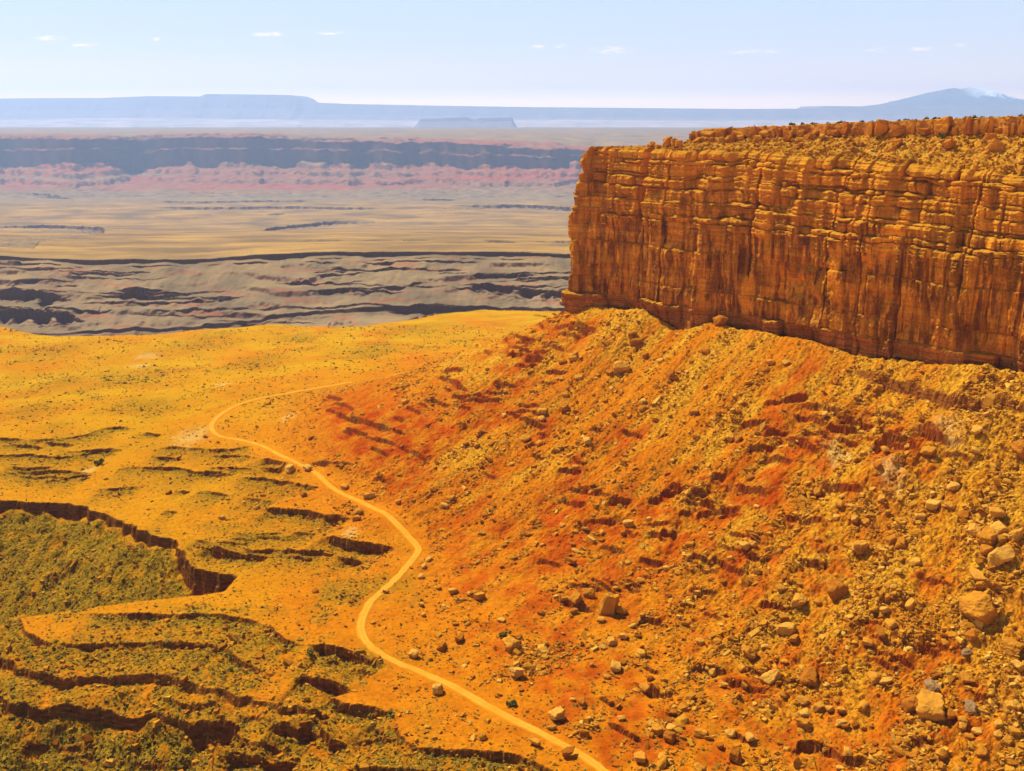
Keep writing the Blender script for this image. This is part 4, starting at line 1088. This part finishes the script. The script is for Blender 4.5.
# ---- loose rubble: one mass of thousands of stones
def scatter_mesh(name, shapes, X, Y, Zp, Rr, mat, rng, label, cat, tints, squash=(0.6, 1.0), tilt=None):
    Vs, Fs, Ts = [], [], []; base = 0
    for k_, (sv, sf) in enumerate(shapes):
        m = np.arange(len(X)) % len(shapes) == k_
        n_ = int(m.sum())
        if not n_: continue
        a = rng.uniform(0, 6.28, n_); ca, sa = np.cos(a), np.sin(a); r = Rr[m]
        sc = np.stack([rng.uniform(0.7, 1.3, n_), rng.uniform(0.7, 1.2, n_), rng.uniform(*squash, n_)], 1) * r[:, None]
        P = sv[None] * sc[:, None, :]
        P2 = np.empty_like(P)
        P2[..., 0] = P[..., 0] * ca[:, None] - P[..., 1] * sa[:, None]
        P2[..., 1] = P[..., 0] * sa[:, None] + P[..., 1] * ca[:, None]
        lean = rng.normal(0, 0.35, (n_, 2))
        P2[..., 2] = P[..., 2] + P2[..., 0] * lean[:, :1] + P2[..., 1] * lean[:, 1:]
        P2[..., 0] += X[m][:, None]; P2[..., 1] += Y[m][:, None]; P2[..., 2] += Zp[m][:, None]
        Vs.append(P2.reshape(-1, 3)); Ts.append(np.repeat(tints[m], len(sv)))
        Fs.append((sf[None] + (np.arange(n_) * len(sv))[:, None, None] + base).reshape(-1, 3)); base += n_ * len(sv)
    me = mesh_from(name, np.concatenate(Vs), tris=np.concatenate(Fs), mats=[mat], attrs={'tint': np.concatenate(Ts)})
    return tag(add_obj(name, me), label, cat, kind='stuff')

srng = np.random.default_rng(91)
def slab(rng):
    v = np.array([(x, y, z) for z in (-1, 1) for y in (-1, 1) for x in (-1, 1)], float)
    v *= np.array([1.0, rng.uniform(0.55, 0.95), rng.uniform(0.30, 0.75)]); v[4:, :2] *= rng.uniform(0.6, 0.95); v += rng.normal(0, 0.14, v.shape)
    f = np.array([(0, 2, 1), (1, 2, 3), (4, 5, 6), (5, 7, 6), (0, 1, 4), (1, 5, 4), (2, 6, 3), (3, 6, 7), (0, 4, 2), (2, 4, 6), (1, 3, 5), (3, 7, 5)])
    return v / np.abs(v).max(), f
shapes1 = [slab(srng) for _ in range(14)]; shapes2 = [rock_shape(2, srng, 0.6, True) for _ in range(6)] + [slab(srng) for _ in range(6)]
N_TRY = 330000
cand_t = srng.uniform(-0.30, 0.60, N_TRY); cand_y = 1 / srng.uniform(1 / 800.0, 1 / 255.0, N_TRY)
cx, cy = cand_t * cand_y, cand_y
gl = grid_z(cx, cy)
tw = gl(talw); rd_ = gl(DROAD); redv = gl(RED); dft = gl(dfoot); sl = gl(sal); tanv = gl(tanmask)
clump = fbm2(sl / 11, dft / 45, 4, 260) + 0.5 * fbm2(cx / 6, cy / 6, 2, 262)
dens = tw * np.clip(0.42 + 0.75 * clump + 0.30 * tanv - 0.55 * redv, 0.04, 1.0) * (dft > 1) + (1 - tw) * (0.12 * np.clip(clump, 0, 1) * smooth01((60 - rd_) / 60) + 0.5 * smooth01((310 - dft) / 90) * smooth01((cx + 60) / 60) * np.clip(clump + 0.12, 0, 1))
dens *= (rd_ > 4.5) * np.where((redv > 0.5) & (tw > 0.4), 0.22, 1.0)
keep = srng.random(N_TRY) < dens * 0.9
cx, cy = cx[keep], cy[keep]; cz = gl(Z)[keep]
size = np.minimum(0.22 + srng.exponential(0.30, len(cx)), 2.1)
size *= 1 + 0.22 * smooth01((sl[keep] - 150) / 150)
size *= np.clip(0.75 + 0.5 * clump[keep], 0.6, 1.3) * np.interp(cy, [250, 500, 800], [0.8, 1.0, 1.2])
tint = np.clip(srng.normal(0.40, 0.24, len(cx)) - 0.15 * redv[keep] + 0.1 * tanv[keep], 0, 1)
bigm = size > 0.75
scatter_mesh('loose_rubble', shapes1, cx[~bigm], cy[~bigm], cz[~bigm] + 0.12 * size[~bigm], size[~bigm], M_RUBBLE, srng, 'loose tan and orange stones strewn over the rubble slope', 'rubble', tint[~bigm])
scatter_mesh('coarse_rubble', shapes2, cx[bigm], cy[bigm], cz[bigm] + 0.2 * size[bigm], size[bigm], M_RUBBLE, srng, 'coarse angular stones strewn among the boulders of the slope', 'rubble', tint[bigm])
print('rubble', len(cx))
# rubble on the mesa bench
nb_ = 5200
s1 = srng.uniform(18, 335, nb_); cd = cap_dist(s1); d1 = edge(s1) + 2 + srng.random(nb_) * (np.minimum(cd, 120) - edge(s1))
x1, y1 = mesa_point(s1, d1); z1 = mesa_z(s1, d1)
sz1 = np.minimum(0.30 + srng.exponential(0.30, nb_), 1.8)
scatter_mesh('bench_rubble', shapes2, x1, y1, z1 + 0.2, sz1, M_RUBBLE, srng, 'broken orange stones covering the bench below the caprock', 'rubble', np.clip(srng.normal(0.4, 0.2, nb_), 0, 1))
# stones below the left ledges
N_TRY = 60000
cand_t = srng.uniform(-0.56, 0.02, N_TRY); cand_y = 1 / srng.uniform(1 / 640.0, 1 / 265.0, N_TRY)
cx, cy = cand_t * cand_y, cand_y; gl = grid_z(cx, cy); g_ = gl(GREEN)
kp = (srng.random(N_TRY) < 0.32 * g_ ** 1.3 * np.clip(0.6 + fbm2(cx / 12, cy / 12, 3, 265), 0.1, 1)) & (gl(talw) < 0.3)
cx, cy = cx[kp], cy[kp]; cz = gl(Z)[kp]; size = np.minimum(0.32 + srng.exponential(0.32, len(cx)), 1.9)
scatter_mesh('ledge_rubble', shapes1, cx, cy, cz + 0.1, size, M_RUBBLE, srng, 'broken stones lying under the canyon ledges left of the road', 'rubble', np.clip(srng.normal(0.28, 0.2, len(cx)), 0, 1))

# ------------------------------------------------------------------ scrub
V1, F1 = ICO[1]
sh = []
for _ in range(6):
    v = V1 * srng.uniform(0.6, 1.25, (len(V1), 1)); v[:, 2] = np.maximum(v[:, 2] * 0.75, -0.25); sh.append((v, F1))
N_TRY = 230000
cand_t = srng.uniform(-0.58, 0.45, N_TRY); cand_y = 1 / srng.uniform(1 / 1380.0, 1 / 258.0, N_TRY)
cx, cy = cand_t * cand_y, cand_y; gl = grid_z(cx, cy)
g_, tw, rd_ = gl(GREEN), gl(talw), gl(DROAD)
pn = fbm2(cx / 45, cy / 60, 3, 270)
dens = np.clip(0.16 + 0.16 * pn, 0.02, 1) * (1 - 0.75 * tw) + 0.34 * g_ + 0.5 * smooth01((cy - 620) / 250) * np.clip(0.35 + pn, 0, 1)
dens *= (rd_ > 3.6) * np.where(gl(dfoot) < 4, 0, 1)
kp = srng.random(N_TRY) < dens * 0.75
cx, cy, g_ = cx[kp], cy[kp], g_[kp]; cz = gl(Z)[kp]
size = np.clip(srng.lognormal(-1.05, 0.35, len(cx)), 0.15, 1.1) * (1 + 0.35 * g_) * np.interp(cy, [500, 1000, 1400], [1.0, 1.9, 2.3])
scatter_mesh('desert_scrub', sh, cx, cy, cz, size, M_SCRUB, srng, 'low dark scrub dotted over the desert plain and the ledgy slopes', 'scrub', np.clip(srng.normal(0.5, 0.28, len(cx)), 0, 1), squash=(0.7, 1.1))
print('scrub', len(cx))

# ---- shrubs large enough to tell apart
def crown_mesh(name, rng, n=170, size=1.0, leaf=0.16, mat=M_JUNIPER):
    Vs = []; T = []
    cl = rng.normal(0, 0.30, (9, 3)); cl[:, 2] = np.abs(cl[:, 2]) * 0.9 + 0.45
    for k_ in range(n):
        c = cl[k_ % 9] + rng.normal(0, 0.2, 3); a = rng.normal(size=3); a /= np.linalg.norm(a); b = np.cross(a, rng.normal(size=3)); b /= np.linalg.norm(b)
        s0 = leaf * rng.uniform(0.7, 1.5)
        Vs += [c - a * s0, c + b * s0, c + a * s0, c - b * s0]; t_ = np.clip(0.25 + 0.5 * (k_ % 9) / 9 + rng.normal(0, .15), 0, 1); T += [t_] * 4
    i = np.arange(n * 4).reshape(-1, 4)
    return mesh_from(name, np.array(Vs) * size, quads=i, mats=[mat], attrs={'tint': T})
def trunk_mesh(name, rng):
    Vs, Q = [], []
    def limb(a, b, r0, r1):
        base = len(Vs); d = np.array(b) - a; d = d / np.linalg.norm(d); x_ = np.cross(d, [0.3, 1, 0.2]); x_ /= np.linalg.norm(x_); y_ = np.cross(d, x_)
        for p_, r_ in ((np.array(a), r0), (np.array(b), r1)):
            for k_ in range(6): Vs.append(p_ + r_ * (math.cos(k_ * math.pi / 3) * x_ + math.sin(k_ * math.pi / 3) * y_))
        for k_ in range(6): Q.append([base + k_, base + (k_ + 1) % 6, base + 6 + (k_ + 1) % 6, base + 6 + k_])
    limb((0, 0, -0.15), (0.04, 0.02, 0.4), 0.10, 0.06)
    for k_ in range(4):
        a = k_ * 1.6 + rng.uniform(0, .5); limb((0.03, 0.01, 0.3), (0.4 * math.cos(a), 0.4 * math.sin(a), 0.8 + rng.uniform(0, .3)), 0.05, 0.02)
    return mesh_from(name, np.array(Vs), quads=np.array(Q), mats=[M_BARK])
jr = np.random.default_rng(3)
CR = [crown_mesh('crown', jr) for _ in range(4)]; TR = [trunk_mesh('trunk', jr) for _ in range(2)]
M_GREEN = mat_leaf('green_shrub_leaves', (0.07, 0.075, 0.012), (0.20, 0.19, 0.025))
CRG = [crown_mesh('crown', jr, 170, 1.0, 0.17, M_GREEN) for _ in range(2)]
def plant(name, x, y, z, sc, k_, label, cat, group=None, green=False):
    e = bpy.data.objects.new(name, None); COL.objects.link(e); e.location = (x, y, z); e.scale = (sc, sc, sc * jr.uniform(0.75, 1.0)); e.rotation_euler = (0, 0, jr.uniform(0, 6.28)); e.empty_display_size = 0.2
    tag(e, label, cat, group)
    a = add_obj('crown', (CRG if green else CR)[k_ % (2 if green else 4)]); b = add_obj('trunk', TR[k_ % 2]); a.parent = e; b.parent = e
for k_ in range(58):
    s1 = jr.uniform(115, 330); d1 = float(cap_dist(np.array([s1]))[0]) + 3 + abs(jr.normal(0, 22)); x, y = mesa_point(s1, d1); z = float(mesa_z(np.array([s1]), np.array([d1]))[0])
    plant('juniper', x, y, z, jr.uniform(0.8, 1.7), k_, 'small dark juniper bush growing on the flat mesa top', 'juniper', 'junipers on the mesa top')
for k_, (s1, d1, sc) in enumerate([(215, 46, 2.2), (262, 42, 2.1), (272, 35, 1.9), (180, 45, 1.4), (150, 43, 1.3), (240, 43, 1.5), (278, 45, 1.6), (130, 42, 1.1), (200, 36, 1.2)]):
    x, y = mesa_point(s1, d1); z = float(mesa_z(np.array([s1]), np.array([d1]))[0])
    plant('shrub', x, y, z, sc, k_, 'green shrub growing among fallen blocks on the mesa bench', 'shrub', 'green shrubs on the mesa bench', True)
for k_, (u, v, d_, lab) in enumerate([(511, 702, 9, 'dark round shrub on the orange ground just above the straight road'), (504, 634, 8, 'dark shrub behind the cluster of boulders above the road'),
     (99, 461, 8, 'green shrub alone on the upper left benches'), (310, 651, 8, 'green shrub under the ledge left of the road bend'), (391, 714, 8, 'dark shrub at the tip of the lower canyon ledge')]):
    c = cast(u, v + d_ * 0.4); r = 0.5 * d_ / F * np.linalg.norm(c)
    plant('shrub', c[0], c[1], c[2] - 0.1, r * 1.3, k_, lab, 'shrub', None, True)

# ------------------------------------------------------------------ haze
def haze():
    x0, x1, y0, y1, z0, z1 = -38000, 38000, -600, 65500, -1500, 1600
    v = [(x, y, z) for x in (x0, x1) for y in (y0, y1) for z in (z0, z1)]
    f_ = [(0, 1, 3, 2), (4, 6, 7, 5), (0, 4, 5, 1), (2, 3, 7, 6), (0, 2, 6, 4), (1, 5, 7, 3)]
    m = bpy.data.materials.new('haze_air'); m.use_nodes = True; t = m.node_tree; t.nodes.clear()
    o = t.nodes.new('ShaderNodeOutputMaterial'); vo = t.nodes.new('ShaderNodeVolumePrincipled')
    vo.inputs['Color'].default_value = (*HAZE_COLOR, 1); vo.inputs['Density'].default_value = HAZE_DENSITY; vo.inputs['Anisotropy'].default_value = 0.35
    t.links.new(vo.outputs[0], o.inputs['Volume'])
    tag(add_obj('haze', mesh_from('haze', v, quads=f_, mats=[m])), 'pale blue haze filling the air over the whole desert', 'haze', kind='stuff')
haze()
